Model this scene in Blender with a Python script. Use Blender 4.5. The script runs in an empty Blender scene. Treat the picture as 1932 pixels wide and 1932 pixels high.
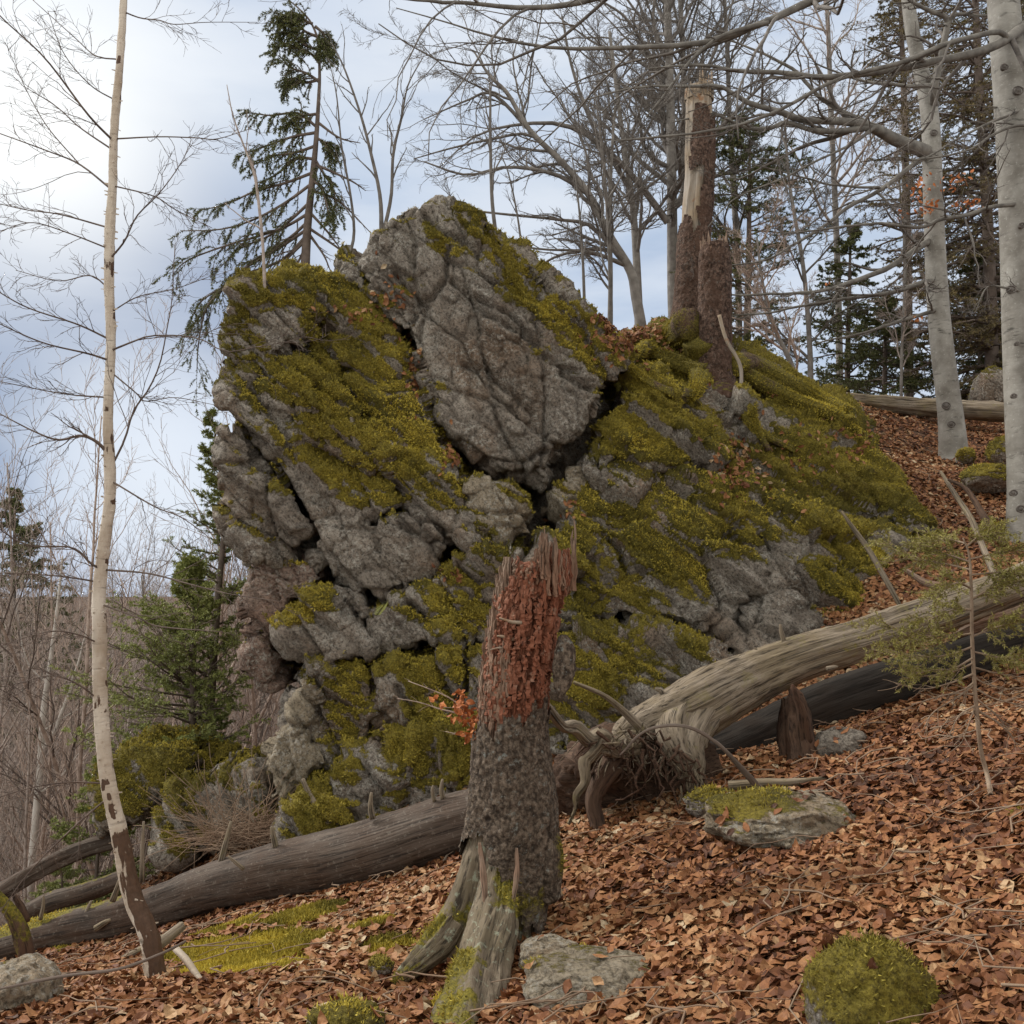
import bpy, math, random
import numpy as np
from mathutils import Vector, Matrix
from mathutils.bvhtree import BVHTree
R = math.radians
random.seed(7); rng = np.random.default_rng(11)
scene = bpy.context.scene
C = scene.collection

# ------------------------------------------------------------ camera, sky, light, exposure
PITCH = R(4.4); FPX = 1856.0
cam = bpy.data.cameras.new('camera'); camo = bpy.data.objects.new('camera', cam); C.objects.link(camo)
cam.sensor_width = 36; cam.sensor_fit = 'HORIZONTAL'; cam.lens = 36*FPX/1932; cam.clip_end = 2000; cam.clip_start = 0.05
camo.location = (0, 0, 0); camo.rotation_euler = (R(90)+PITCH, 0, 0)
scene.camera = camo
scene.view_settings.view_transform = 'Standard'; scene.view_settings.look = 'None'
scene.view_settings.exposure = 0.62; scene.view_settings.gamma = 1.0

SUN_EL, SUN_AZ = R(42), R(-62)           # azimuth from +Y towards +X
sl = bpy.data.lights.new('sun', 'SUN'); sl.energy = 2.0; sl.angle = R(10); sl.color = (1.0, .95, .88)
so = bpy.data.objects.new('sun', sl); C.objects.link(so)
sd_ = Vector((math.sin(SUN_AZ)*math.cos(SUN_EL), math.cos(SUN_AZ)*math.cos(SUN_EL), math.sin(SUN_EL)))
so.rotation_euler = sd_.to_track_quat('Z', 'Y').to_euler()

world = bpy.data.worlds.new('World'); scene.world = world; world.use_nodes = True

class NT:
    def __init__(s, tree): s.t = tree; s.n = tree.nodes; s.l = tree.links
    def node(s, typ, props=None, **ins):
        nd = s.n.new(typ)
        for k, v in (props or {}).items(): setattr(nd, k, v)
        for k, v in ins.items():
            k = k.replace('_', ' ')
            s.set(nd, k, v)
        return nd
    def set(s, nd, k, v):
        inp = nd.inputs[int(k[1:])] if (k[0] == 'i' and k[1:].isdigit()) else nd.inputs[k]
        if isinstance(v, bpy.types.NodeSocket): s.l.new(v, inp)
        else:
            if hasattr(inp.default_value, '__len__') and not isinstance(v, (int, float)) and len(inp.default_value) == 4 and len(v) == 3: v = (*v, 1)
            inp.default_value = v
    def math(s, op, a, b=0.0, clamp=False):
        nd = s.node('ShaderNodeMath', {'operation': op, 'use_clamp': clamp}, i0=a, i1=b); return nd.outputs[0]
    def mix(s, f, a, b, mode='MIX'):
        nd = s.node('ShaderNodeMix', {'data_type': 'RGBA', 'blend_type': mode})
        s.set(nd, 'i0', f); s.set(nd, 'i6', a); s.set(nd, 'i7', b); return nd.outputs[2]
    def noise(s, vec, scale, detail=4, rough=.55, dist=0.0):
        nd = s.node('ShaderNodeTexNoise', None, Vector=vec, Scale=scale, Detail=detail, Roughness=rough, Distortion=dist); return nd.outputs['Fac']
    def ramp(s, f, *stops):
        nd = s.node('ShaderNodeValToRGB', None, Fac=f); cr = nd.color_ramp
        while len(cr.elements) > 1: cr.elements.remove(cr.elements[-1])
        for i, (p, c) in enumerate(stops):
            e = cr.elements[0] if i == 0 else cr.elements.new(p)
            e.position = p; e.color = (c, c, c, 1) if isinstance(c, (int, float)) else (*c, 1)
        return nd.outputs['Color']
    def map(s, vec, scale=(1, 1, 1), rot=(0, 0, 0), loc=(0, 0, 0)):
        return s.node('ShaderNodeMapping', None, Vector=vec, Scale=scale, Rotation=rot, Location=loc).outputs[0]

# sky: Nishita daylight seen through broken cloud, brighter where the sun stands behind it
w = NT(world.node_tree); w.n.clear()
sky = w.node('ShaderNodeTexSky', {'sky_type': 'NISHITA', 'sun_disc': False, 'sun_elevation': SUN_EL, 'sun_rotation': SUN_AZ, 'air_density': 1.0, 'dust_density': 1.5})
tc = w.node('ShaderNodeTexCoord').outputs['Generated']
cm = w.map(tc, (1.0, 1.0, 3.4), (0, R(10), 0), (3.1, 0.4, 1.2))
n1 = w.noise(cm, 1.9, 7, .52, .35)
n2 = w.noise(w.map(tc, (1, 1, 4.5), (0, R(-8), 0), (7.7, 2, 0)), 2.6, 8, .55, .2)
cl = w.ramp(n1, (.32, (3.9, 4.9, 6.6)), (.45, (5.1, 6.0, 7.4)), (.55, (6.3, 7.0, 8.0)), (.68, (7.3, 7.8, 8.4)))
cl2 = w.mix(w.ramp(n2, (.42, 0.0), (.58, .45)), cl, (8.0, 8.4, 9.0))
# dark rain-blue bank low on the left, glowing break high on the left
def lobe(px, py, k0, k1):
    u = (px-966)/FPX; v = (966-py)/FPX
    d = Vector((u, math.cos(PITCH)-v*math.sin(PITCH), math.sin(PITCH)+v*math.cos(PITCH))).normalized()
    nm = w.node('ShaderNodeVectorMath', {'operation': 'NORMALIZE'}, i0=tc).outputs[0]
    dp = w.node('ShaderNodeVectorMath', {'operation': 'DOT_PRODUCT'}, i0=nm, i1=tuple(d)).outputs['Value']
    return w.ramp(dp, (k0, 0.0), (k1, 1.0))
def soft(a, amt): return w.math('MULTIPLY', a, amt)
bank = w.math('MULTIPLY', lobe(150, 690, .962, .990), w.ramp(n2, (.42, 1.0), (.72, .72)))
bank2 = w.math('MULTIPLY', lobe(330, 1020, .985, .999), .5)
c3 = w.mix(soft(bank, 1.0), cl2, (2.3, 3.0, 4.5))
c3 = w.mix(bank2, c3, (4.6, 6.2, 9.2))
c3 = w.mix(soft(lobe(300, 880, .990, .999), .75), c3, (8.6, 9.0, 9.5))
glow = lobe(70, 235, .968, 1.0)
glow = w.math('POWER', glow, 2.8)
c4 = w.mix(glow, c3, (10.6, 10.7, 10.5))
zen_fill = w.ramp(w.node('ShaderNodeSeparateXYZ', None, Vector=tc).outputs['Z'], (.52, 0.0), (.80, 1.0))
c4 = w.mix(zen_fill, c4, (13.8, 13.0, 11.9))  # unseen sky above the frame brightened as added fill light
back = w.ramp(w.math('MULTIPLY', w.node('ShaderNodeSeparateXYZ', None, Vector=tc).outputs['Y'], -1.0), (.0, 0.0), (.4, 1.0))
c4 = w.mix(back, c4, (11.6, 11.3, 10.7))  # sky behind the camera raised too, added fill for the front faces
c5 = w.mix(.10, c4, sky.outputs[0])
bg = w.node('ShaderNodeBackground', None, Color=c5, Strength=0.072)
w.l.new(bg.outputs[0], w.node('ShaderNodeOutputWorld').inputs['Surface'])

# ------------------------------------------------------------ pixel + distance -> point
cp, sp_ = math.cos(PITCH), math.sin(PITCH)
def P(px, py, d):
    u = (px-966)/FPX; v = (966-py)/FPX
    y = cp-v*sp_; z = sp_+v*cp
    return np.array((u*d/y, d, z*d/y))
def PA(a):
    return np.array([P(*q) for q in a])
def proj(p):
    p = np.asarray(p, float); x, y, z = p[..., 0], p[..., 1], p[..., 2]
    dep = y*cp+z*sp_; up = -y*sp_+z*cp
    return 966+FPX*x/dep, 966-FPX*up/dep

# ------------------------------------------------------------ noise
def _h(ix, iy, iz, seed):
    with np.errstate(over='ignore'):
        h = (ix.astype(np.uint32)*np.uint32(374761393)+iy.astype(np.uint32)*np.uint32(668265263)+iz.astype(np.uint32)*np.uint32(2147483647)+np.uint32(seed*1274126177 & 0xffffffff))
        h = (h ^ (h >> np.uint32(13)))*np.uint32(1274126177); h = (h ^ (h >> np.uint32(16)))*np.uint32(2246822519); h ^= h >> np.uint32(15)
    return h.astype(np.float64)/4294967295.0
def vn(p, seed=0):
    p = np.asarray(p, float); i = np.floor(p).astype(np.int64); f = p-i; f = f*f*(3-2*f)
    r = 0
    for dx in (0, 1):
        wx = f[:, 0] if dx else 1-f[:, 0]
        for dy in (0, 1):
            wy = f[:, 1] if dy else 1-f[:, 1]
            for dz in (0, 1):
                wz = f[:, 2] if dz else 1-f[:, 2]
                r = r+wx*wy*wz*_h(i[:, 0]+dx, i[:, 1]+dy, i[:, 2]+dz, seed)
    return r*2-1
def fbm(p, o=4, seed=0, g=.5):
    p = np.asarray(p, float); a = 1.0; r = 0; t = 0
    for k in range(o):
        r = r+a*vn(p*(2.03**k)+k*17.3, seed+k); t += a; a *= g
    return r/t
def worley(p, seed=0):
    i = np.floor(p).astype(np.int64); n = len(p)
    f1 = np.full(n, 9.0); f2 = np.full(n, 9.0); off = np.zeros((n, 3)); rid = np.zeros((n, 3))
    for dx in (-1, 0, 1):
        for dy in (-1, 0, 1):
            for dz in (-1, 0, 1):
                c = i+np.array((dx, dy, dz)); h = [_h(c[:, 0], c[:, 1], c[:, 2], seed+k) for k in range(3)]
                ctr = c+np.stack(h, 1); dv = p-ctr; d = np.sqrt((dv**2).sum(1))
                near = d < f1
                f2 = np.where(near, f1, np.minimum(f2, d)); f1 = np.where(near, d, f1)
                off[near] = dv[near]; rid[near] = np.stack(h, 1)[near]
    return f1, f2, off, rid

# ------------------------------------------------------------ meshes
def mesh(name, V, Q=None, T=None, mat=None, smooth=True, attrs=None):
    V = np.asarray(V, np.float32).reshape(-1, 3)
    Q = np.zeros((0, 4), np.int32) if Q is None or len(Q) == 0 else np.asarray(Q, np.int32)
    T = np.zeros((0, 3), np.int32) if T is None or len(T) == 0 else np.asarray(T, np.int32)
    me = bpy.data.meshes.new(name)
    me.vertices.add(len(V)); me.vertices.foreach_set('co', V.ravel())
    nl = Q.size+T.size; me.loops.add(nl); me.loops.foreach_set('vertex_index', np.concatenate([Q.ravel(), T.ravel()]))
    npoly = len(Q)+len(T); me.polygons.add(npoly)
    ls = np.concatenate([np.arange(len(Q))*4, Q.size+np.arange(len(T))*3]).astype(np.int32)
    me.polygons.foreach_set('loop_start', ls)
    me.polygons.foreach_set('loop_total', np.concatenate([np.full(len(Q), 4), np.full(len(T), 3)]).astype(np.int32))
    me.polygons.foreach_set('use_smooth', np.full(npoly, smooth))
    me.update(calc_edges=True)
    for k, a in (attrs or {}).items():
        a = np.asarray(a, np.float32)
        if a.ndim == 1:
            at = me.attributes.new(k, 'FLOAT', 'POINT'); at.data.foreach_set('value', a)
        else:
            at = me.attributes.new(k, 'FLOAT_COLOR', 'POINT')
            if a.shape[1] == 3: a = np.concatenate([a, np.ones((len(a), 1), np.float32)], 1)
            at.data.foreach_set('color', a.ravel())
    if mat: me.materials.append(mat)
    return me
def part(name, me, parent=None, label=None):
    o = bpy.data.objects.new(name, me); C.objects.link(o)
    if parent is not None: o.parent = parent
    if label: o['label'] = label
    return o
def tag(o, label=None, cat=None, group=None, kind=None):
    for k, v in (('label', label), ('category', cat), ('group', group), ('kind', kind)):
        if v: o[k] = v
    return o
def thing(name, label, cat, loc=(0, 0, 0), group=None):
    o = bpy.data.objects.new(name, None); C.objects.link(o); o.location = tuple(loc); o.empty_display_size = .1
    return tag(o, label, cat, group)
class MB:
    """collects verts/faces; positions are world, shifted to an origin on build"""
    def __init__(s): s.V = []; s.Q = []; s.T = []; s.A = []; s.n = 0
    def add(s, V, Q=None, T=None, a=None):
        V = np.asarray(V, float).reshape(-1, 3)
        if Q is not None and len(Q): s.Q.append(np.asarray(Q)+s.n)
        if T is not None and len(T): s.T.append(np.asarray(T)+s.n)
        s.V.append(V); s.A.append(np.full(len(V), 0.0) if a is None else np.broadcast_to(np.asarray(a, float), (len(V),))); s.n += len(V)
    def build(s, name, mat, parent=None, origin=None, smooth=True, extra=None, label=None):
        if not s.V: return None
        V = np.concatenate(s.V); A = np.concatenate(s.A)
        if origin is None and parent is not None: origin = parent.location
        if origin is not None: V = V-np.array(origin)
        at = {'v': A}
        at.update(extra or {})
        me = mesh(name, V, np.concatenate(s.Q) if s.Q else None, np.concatenate(s.T) if s.T else None, mat, smooth, at)
        return part(name, me, parent, label)
def tubes(mb, polys, sides=5, cap=True):
    """polys: list of (pts Nx3, radii N)"""
    g = {}
    for p, r in polys: g.setdefault(len(p), []).append((p, r))
    for n, L in g.items():
        Pn = np.array([q[0] for q in L], float); Rn = np.array([q[1] for q in L], float)
        K = len(L); T = np.empty_like(Pn)
        T[:, 1:-1] = Pn[:, 2:]-Pn[:, :-2]; T[:, 0] = Pn[:, 1]-Pn[:, 0]; T[:, -1] = Pn[:, -1]-Pn[:, -2]
        T /= np.linalg.norm(T, axis=2, keepdims=True)+1e-9
        m = Pn[:, -1]-Pn[:, 0]; m /= np.linalg.norm(m, axis=1, keepdims=True)+1e-9
        ref = np.where(np.abs(m[:, 2:3]) > .75, np.array([[1., 0, 0]]), np.array([[0, 0, 1.]]))[:, None, :]
        A = np.cross(T, np.broadcast_to(ref, T.shape)); A /= np.linalg.norm(A, axis=2, keepdims=True)+1e-9
        B = np.cross(T, A)
        an = np.linspace(0, 2*math.pi, sides, endpoint=False)
        V = Pn[:, :, None, :]+Rn[:, :, None, None]*(A[:, :, None, :]*np.cos(an)[None, None, :, None]+B[:, :, None, :]*np.sin(an)[None, None, :, None])
        idx = np.arange(K*n*sides).reshape(K, n, sides)
        a = idx[:, :-1, :]; b = idx[:, 1:, :]
        Q = np.stack([a, np.roll(a, -1, 2), np.roll(b, -1, 2), b], -1).reshape(-1, 4)
        V = V.reshape(-1, 3); T3 = None
        if cap:
            tips = (Pn[:, -1]+T[:, -1]*Rn[:, -1:]*.5); base = K*n*sides
            V = np.concatenate([V, tips]); e = idx[:, -1, :]
            T3 = np.stack([e, np.roll(e, -1, 1), np.broadcast_to((base+np.arange(K))[:, None], e.shape)], -1).reshape(-1, 3)
        rr = np.repeat(Rn, sides, 1).ravel()
        if cap: rr = np.concatenate([rr, Rn[:, -1]])
        mb.add(V, Q, T3, rr)
def smooth_poly(pts, n):
    """Catmull-Rom through pts, resampled to n"""
    p = np.asarray(pts, float); k = len(p)
    if k < 3:
        t = np.linspace(0, 1, n)[:, None]; return p[0]*(1-t)+p[-1]*t
    e = np.vstack([2*p[0]-p[1], p, 2*p[-1]-p[-2]])
    t = np.linspace(0, k-1-1e-6, n); i = t.astype(int); f = (t-i)[:, None]
    a, b, c, d = e[i], e[i+1], e[i+2], e[i+3]
    return .5*((2*b)+(-a+c)*f+(2*a-5*b+4*c-d)*f**2+(-a+3*b-3*c+d)*f**3)

# ------------------------------------------------------------ materials
def newmat(name):
    m = bpy.data.materials.new(name); m.use_nodes = True; t = NT(m.node_tree); t.n.clear()
    b = t.node('ShaderNodeBsdfPrincipled', None, Roughness=.9); b.inputs['Specular IOR Level'].default_value = .25
    o = t.node('ShaderNodeOutputMaterial'); t.l.new(b.outputs[0], o.inputs['Surface'])
    return m, t, b
def attr(t, name, out='Fac'): return t.node('ShaderNodeAttribute', {'attribute_name': name}).outputs[out]
def bump(t, b, h, strength=.5, dist=.02):
    bn = t.node('ShaderNodeBump', None, Height=h, Strength=strength, Distance=dist); t.l.new(bn.outputs[0], b.inputs['Normal'])
def objc(t): return t.node('ShaderNodeTexCoord').outputs['Object']

def rock_mat(name, base=(.235, .195, .155), light=(.60, .53, .44), brown=(.33, .21, .125)):
    m, t, b = newmat(name); g = t.node('ShaderNodeNewGeometry').outputs['Position']
    gs = t.map(g, (1, 1, 1), (0, R(38), 0)); st = t.map(gs, (5.5, 3, 1.0))
    n = t.noise(g, 2.3, 6, .62); n2 = t.noise(st, 7, 8, .72, .3); fine = t.noise(g, 48, 8, .8)
    col = t.mix(t.ramp(n, (.30, 0.0), (.68, 1.0)), base, light)
    col = t.mix(t.ramp(n2, (.44, 0.0), (.70, .75)), col, tuple(c*.42 for c in base))
    col = t.mix(t.ramp(t.noise(g, 1.4, 4, .6, .5), (.50, 0.0), (.66, .7)), col, brown)
    lich = t.ramp(t.noise(g, 34, 8, .8), (.50, 0.0), (.58, 1.0))
    lm = t.math('MULTIPLY', lich, t.ramp(t.noise(g, 2.6, 5, .6), (.40, .0), (.56, .95)))
    col = t.mix(lm, col, (.64, .61, .53))
    col = t.mix(t.ramp(fine, (.40, .85), (.52, 0.0)), col, tuple(c*.30 for c in base))
    # moss by mask attribute
    mo = attr(t, 'moss'); mn = t.noise(g, 30, 7, .7)
    mm = t.math('ADD', mo, t.math('MULTIPLY', t.math('SUBTRACT', mn, .5), .9))
    mf = t.ramp(mm, (.42, 0.0), (.55, 1.0))
    mc = t.mix(t.ramp(t.noise(g, 3.2, 5, .6), (.34, 0.0), (.66, 1.0)), (.33, .265, .040), (.50, .40, .068))
    mc = t.mix(t.ramp(t.noise(g, 1.6, 5, .6), (.44, 0.0), (.58, .85)), mc, (.13, .115, .022))
    mc = t.mix(t.ramp(t.noise(g, 75, 4, .7), (.34, .85), (.58, 0.0)), mc, (.055, .044, .010))
    mc = t.mix(t.ramp(t.noise(g, 8, 5, .6), (.55, 0.0), (.72, .6)), mc, (.10, .062, .02))
    col = t.mix(mf, col, mc)
    t.l.new(col, b.inputs['Base Color'])
    h = t.math('ADD', t.math('MULTIPLY', n2, .45), t.math('MULTIPLY', t.noise(g, 16, 9, .8), 1.5))
    h = t.math('ADD', h, t.math('MULTIPLY', mf, t.math('MULTIPLY', mn, 1.2)))
    bump(t, b, h, .95, .05)
    return m
M = {}
M['rock'] = rock_mat('rock')
M['rock_pale'] = rock_mat('rock_pale', (.38, .31, .21), (.64, .54, .40), (.36, .24, .14))
M['rock_red'] = rock_mat('rock_red', (.29, .18, .13), (.54, .40, .32), (.34, .18, .12))

def moss_tuft_mat():
    m, t, b = newmat('moss_tufts'); v = attr(t, 'v')
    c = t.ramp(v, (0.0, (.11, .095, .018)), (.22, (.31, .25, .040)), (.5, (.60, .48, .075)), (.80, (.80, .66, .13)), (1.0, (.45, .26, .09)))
    t.l.new(c, b.inputs['Base Color']); b.inputs['Roughness'].default_value = .8
    return m
M['moss'] = moss_tuft_mat()

m, t, b = newmat('forest_soil'); g = t.node('ShaderNodeNewGeometry').outputs['Position']
col = t.mix(t.ramp(t.noise(g, 9, 6, .7), (.38, 0.0), (.62, 1.0)), (.045, .025, .014), (.17, .085, .042))
col = t.mix(t.ramp(t.noise(g, 45, 5, .7), (.4, .7), (.56, 0.0)), col, (.03, .017, .01))
mo = attr(t, 'moss'); mf = t.ramp(t.math('ADD', mo, t.math('MULTIPLY', t.math('SUBTRACT', t.noise(g, 22, 6, .7), .5), .8)), (.44, 0.0), (.56, 1.0))
mc = t.mix(t.ramp(t.noise(g, 60, 4, .7), (.36, 0.0), (.6, 1.0)), (.05, .046, .007), (.20, .17, .02))
col = t.mix(mf, col, mc)
t.l.new(col, b.inputs['Base Color']); bump(t, b, t.noise(g, 40, 6, .75), .8, .03); M['soil'] = m

m, t, b = newmat('dead_leaves'); v = attr(t, 'v'); g = t.node('ShaderNodeNewGeometry').outputs['Position']
c = t.ramp(v, (0.0, (.050, .022, .012)), (.2, (.125, .045, .020)), (.45, (.26, .108, .042)), (.7, (.36, .18, .078)), (.88, (.44, .28, .145)), (.97, (.50, .40, .26)))
c = t.mix(t.ramp(t.noise(g, 90, 3, .6), (.35, .45), (.6, 0.0)), c, (.12, .05, .022))
t.l.new(c, b.inputs['Base Color']); b.inputs['Roughness'].default_value = .62; M['leaf'] = m
M['leaf_orange'] = m2 = m.copy(); m2.name = 'orange_leaves'
for nd in m2.node_tree.nodes:
    if nd.type == 'VALTORGB' and len(nd.color_ramp.elements) > 4:
        for e, cc in zip(nd.color_ramp.elements, [(.26, .075, .02), (.40, .12, .035), (.52, .17, .05), (.60, .22, .07), (.66, .30, .12), (.5, .3, .2)]): e.color = (*cc, 1)
# ------------------------------------------------------------ terrain height
G_PTS = [P(*q) for q in [
 (0,1932,3.6),(480,1932,3.5),(966,1932,3.3),(1450,1932,2.9),(1932,1932,2.6),
 (300,1860,4.25),(840,1890,3.85),(960,1800,4.3),(1640,1935,2.7),(1900,1700,3.3),(1900,1500,4.2),(1900,1360,5.3),
 (1500,1610,4.4),(1450,1500,5.1),(1350,1450,5.7),(1600,1365,6.15),(1900,1290,6.4),(1150,1650,4.7),(1130,1560,5.3),(1250,1480,6.0),
 (600,1700,5.75),(300,1800,5.2),(0,1880,4.6),(850,1640,5.6),(0,1824,6.8),(102,1794,6.7),(238,1770,6.55),(400,1722,6.35),(520,1700,6.2),(646,1682,6.1),
 (520,1580,7.3),(430,1615,7.2),(300,1690,7.4),(150,1740,7.6),(0,1790,7.8),(700,1530,7.2),(1000,1450,7.1),(1300,1340,7.4),
 (1932,1070,7.5),(1700,1150,7.5),(1800,960,9),(1800,875,11),(1700,805,12.6),(1930,805,13),(1700,765,13.8),(1932,775,15),
 (1932,950,9.3),(1600,752,13),(1180,632,11.6),(1250,640,11.2),(1400,720,11.2),(1550,780,11.6)]]
G_PTS += [np.array(q, float) for q in [(-1.5,10.5,.2),(-3.2,9.5,-2.9),(-.2,11.5,2.2),(-5,8.5,-4.0),(-6,5,-3.1),(-4.5,3,-2.2),(-8,12,-6),(-3,14,-4),(0,16,.8),
 (3,18,2.2),(7,18,2.7),(12,18,3.3),(7,10,1.7),(6,5,.6),(4,2,-.6),(0,0,-1.5),(-3,0,-1.8),(3,0,-1.0),(0,24,-2.0),(8,26,.5),(14,8,3),(-8,0,-3.2),(-14,10,-8),(-8,20,-9),(14,26,2)]]
GP = np.array(G_PTS)
def _k(a, b):
    d = np.sqrt(((a[:, None, :]-b[None, :, :])**2).sum(2)); return np.sqrt(d*d+.35**2)
_n = len(GP); _A = np.zeros((_n+3, _n+3)); _A[:_n, :_n] = _k(GP[:, :2], GP[:, :2])-np.eye(_n)*.12
_A[:_n, _n] = 1; _A[:_n, _n+1:] = GP[:, :2]; _A[_n, :_n] = 1; _A[_n+1:, :_n] = GP[:, :2].T
_w = np.linalg.solve(_A, np.concatenate([GP[:, 2], [0, 0, 0]]))
def ground_z(x, y):
    x = np.atleast_1d(np.asarray(x, float)).ravel(); y = np.atleast_1d(np.asarray(y, float)).ravel()
    q = np.stack([x, y], 1); z = np.empty(len(q))
    for s in range(0, len(q), 20000):
        qs = q[s:s+20000]; z[s:s+20000] = _k(qs, GP[:, :2])@_w[:_n]+_w[_n]+qs@_w[_n+1:]
    far = -9.5+.01*(y-25)+.16*np.clip(x, -30, 60)*.6
    far = far+np.clip((y-45)/70, 0, 1)**1.2*9.0
    e = np.sqrt(np.clip(np.abs(x+0)-11, 0, None)**2+np.clip(y-21, 0, None)**2)
    k = np.clip(e/14, 0, 1); k = k*k*(3-2*k)
    z = z*(1-k)+far*k
    p3 = np.stack([x, y, 0*x], 1)
    return z+.05*fbm(p3*1.3, 3, 5)+.02*fbm(p3*5, 3, 9)
def gz(x, y): return float(ground_z(x, y)[0])
def on_ground(px, py):
    """where the sight line through a pixel meets the terrain"""
    dd = np.concatenate([np.arange(1.6, 20, .02)]); pts = np.array([P(px, py, 1.0)])*dd[:, None]
    z = ground_z(pts[:, 0], pts[:, 1]); i = np.argmax(z > pts[:, 2])
    return pts[i] if z[i] > pts[i, 2] else pts[-1]

def axis(lo, hi, n, c, k):
    t = np.linspace(-1, 1, n); s = np.sinh(k*t)/math.sinh(k)
    return np.where(s < 0, c+s*(c-lo), c+s*(hi-c))
gx = axis(-90, 90, 420, .3, 4.4); gy = axis(-6, 190, 430, 4.5, 4.2)
X, Y = np.meshgrid(gx, gy); gzv = ground_z(X.ravel(), Y.ravel())
GV = np.stack([X.ravel(), Y.ravel(), gzv], 1)
ni, nj = X.shape; ii = np.arange(ni*nj).reshape(ni, nj)
GQ = np.stack([ii[:-1, :-1], ii[:-1, 1:], ii[1:, 1:], ii[1:, :-1]], -1).reshape(-1, 4)
# moss patches on the forest floor: pixel centre, radius in metres
MOSSP = [(420,1760,.26),(470,1800,.30),(520,1785,.28),(380,1800,.22),(400,1840,.2),(520,1830,.2),(600,1722,.20),(560,1735,.22),(450,1820,.22),(700,1750,.12),(120,1790,.10),(730,1790,.13),(860,1895,.14),(1880,1000,.25),(1720,1010,.3),(1440,1500,.15)]
gm = np.zeros(len(GV)); near = (GV[:, 1] < 14)&(np.abs(GV[:, 0]) < 9)
MC = [(on_ground(a, b_), r) for a, b_, r in MOSSP]
def floor_moss(p):
    m = np.zeros(len(p))
    for c, r in MC:
        d = np.sqrt((p[:, 0]-c[0])**2+(p[:, 1]-c[1])**2); m = np.maximum(m, np.clip(1.35-d/r, 0, 1))
    return np.clip(m+.35*fbm(p*7, 4, 31)*(m > 0), 0, 1)
gm[near] = floor_moss(GV[near])
ground = part('ground', mesh('ground', GV, GQ, None, M['soil'], True, {'moss': gm})); ground['kind'] = 'structure'
# ------------------------------------------------------------ rock blocks
def polydist(X, Z, poly):
    """signed distance (positive inside) and nearest boundary point"""
    n = len(poly); best = np.full(X.shape, 1e9); bx = np.zeros_like(X); bz = np.zeros_like(X); ins = np.zeros(X.shape, bool)
    for i in range(n):
        ax, az = poly[i]; cx, cz = poly[(i+1) % n]; ex, ez = cx-ax, cz-az
        t = np.clip(((X-ax)*ex+(Z-az)*ez)/(ex*ex+ez*ez+1e-12), 0, 1); qx = ax+t*ex; qz = az+t*ez
        d = np.hypot(X-qx, Z-qz); m = d < best; best = np.where(m, d, best); bx = np.where(m, qx, bx); bz = np.where(m, qz, bz)
        cr = ((az > Z) != (cz > Z)) & (X < (cx-ax)*(Z-az)/(cz-az+1e-12)+ax); ins ^= cr
    return np.where(ins, best, -best), bx, bz
# moss seen on the outcrop: px, py, radius px, weight
MB_ = [(480,560,40,1),(450,620,40,.9),(560,535,50,1),(640,560,60,1),(600,620,50,.9),(660,650,70,1.1),(720,700,60,1),(620,720,50,.6),(500,720,50,.8),(460,760,30,.7),
 (640,800,60,1.1),(700,850,50,1),(600,780,40,.9),(550,860,40,.6),(660,910,60,.8),(720,930,50,.9),(800,900,50,1),(850,930,40,.9),(760,760,40,.9),(800,800,45,.9),(820,850,40,.9),
 (780,540,25,.6),(730,590,30,.5),(850,450,40,.8),(900,430,45,1),(960,470,50,1.1),(1010,530,50,1.1),(1050,590,50,1.1),(1100,630,50,1.1),(1140,680,50,1.1),(990,560,40,.8),(1040,640,35,.7),(740,560,25,.6),(840,420,25,.8),(830,480,22,.5),
 (760,450,22,.3),(990,680,18,.6),(590,1140,35,1),(560,1160,30,.9),(620,1130,30,.6),(730,1150,35,.8),(780,1170,30,.8),(860,1110,50,1),(900,1080,40,.7),(840,1160,40,.9),(960,1070,40,.6),(880,1190,60,.7),
 (650,1290,40,1),(660,1360,35,1),(610,1290,25,.5),(740,1265,40,1),(800,1265,40,1),(560,1450,30,.8),(650,1470,50,1),(620,1530,50,.9),(590,1560,40,.9),(770,1340,25,.5),(800,1420,60,.9),(860,1400,50,.9),(850,1470,50,.9),(740,1430,30,.7),(690,1420,30,.6),(820,1360,40,.6),(860,1270,25,.8),
 (950,920,25,.6),(980,940,20,.8),(1160,730,50,.9),(1220,760,70,1.2),(1290,810,60,1.2),(1170,820,50,1),(1240,840,40,.6),(1330,840,50,1.1),(1220,690,60,1),(1300,650,50,1),
 (1130,930,50,1),(1150,980,50,1.1),(1230,960,50,.6),(1090,1060,60,1.1),(1130,1120,60,.9),(1200,1050,70,.7),(1270,1000,70,.7),(1330,1040,80,.8),(1300,930,60,.8),(1380,930,60,1),(1400,1000,60,.8),
 (1450,880,80,1),(1520,900,80,1.1),(1430,800,50,.8),(1500,800,60,.9),(1560,830,60,1),(1620,860,60,1),(1680,920,50,1),(1720,980,50,1),(1560,960,60,.9),(1600,1030,50,.8),(1580,1090,50,1.0),(1560,1150,50,.8),(1480,1000,40,.5),
 (1160,1260,60,.6),(1240,1230,60,.6),(1110,1300,60,.7),(1300,1270,50,.4),(1100,1200,40,.7),(480,950,40,.4),(520,930,25,.7),(700,980,40,.5),(1630,1150,40,.7),(1680,1060,30,.5),(1740,975,25,.9),
 (430,680,25,.6),(1400,700,50,.9),(1480,740,60,1),(1560,780,50,1),(1340,700,30,.8)]
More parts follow.
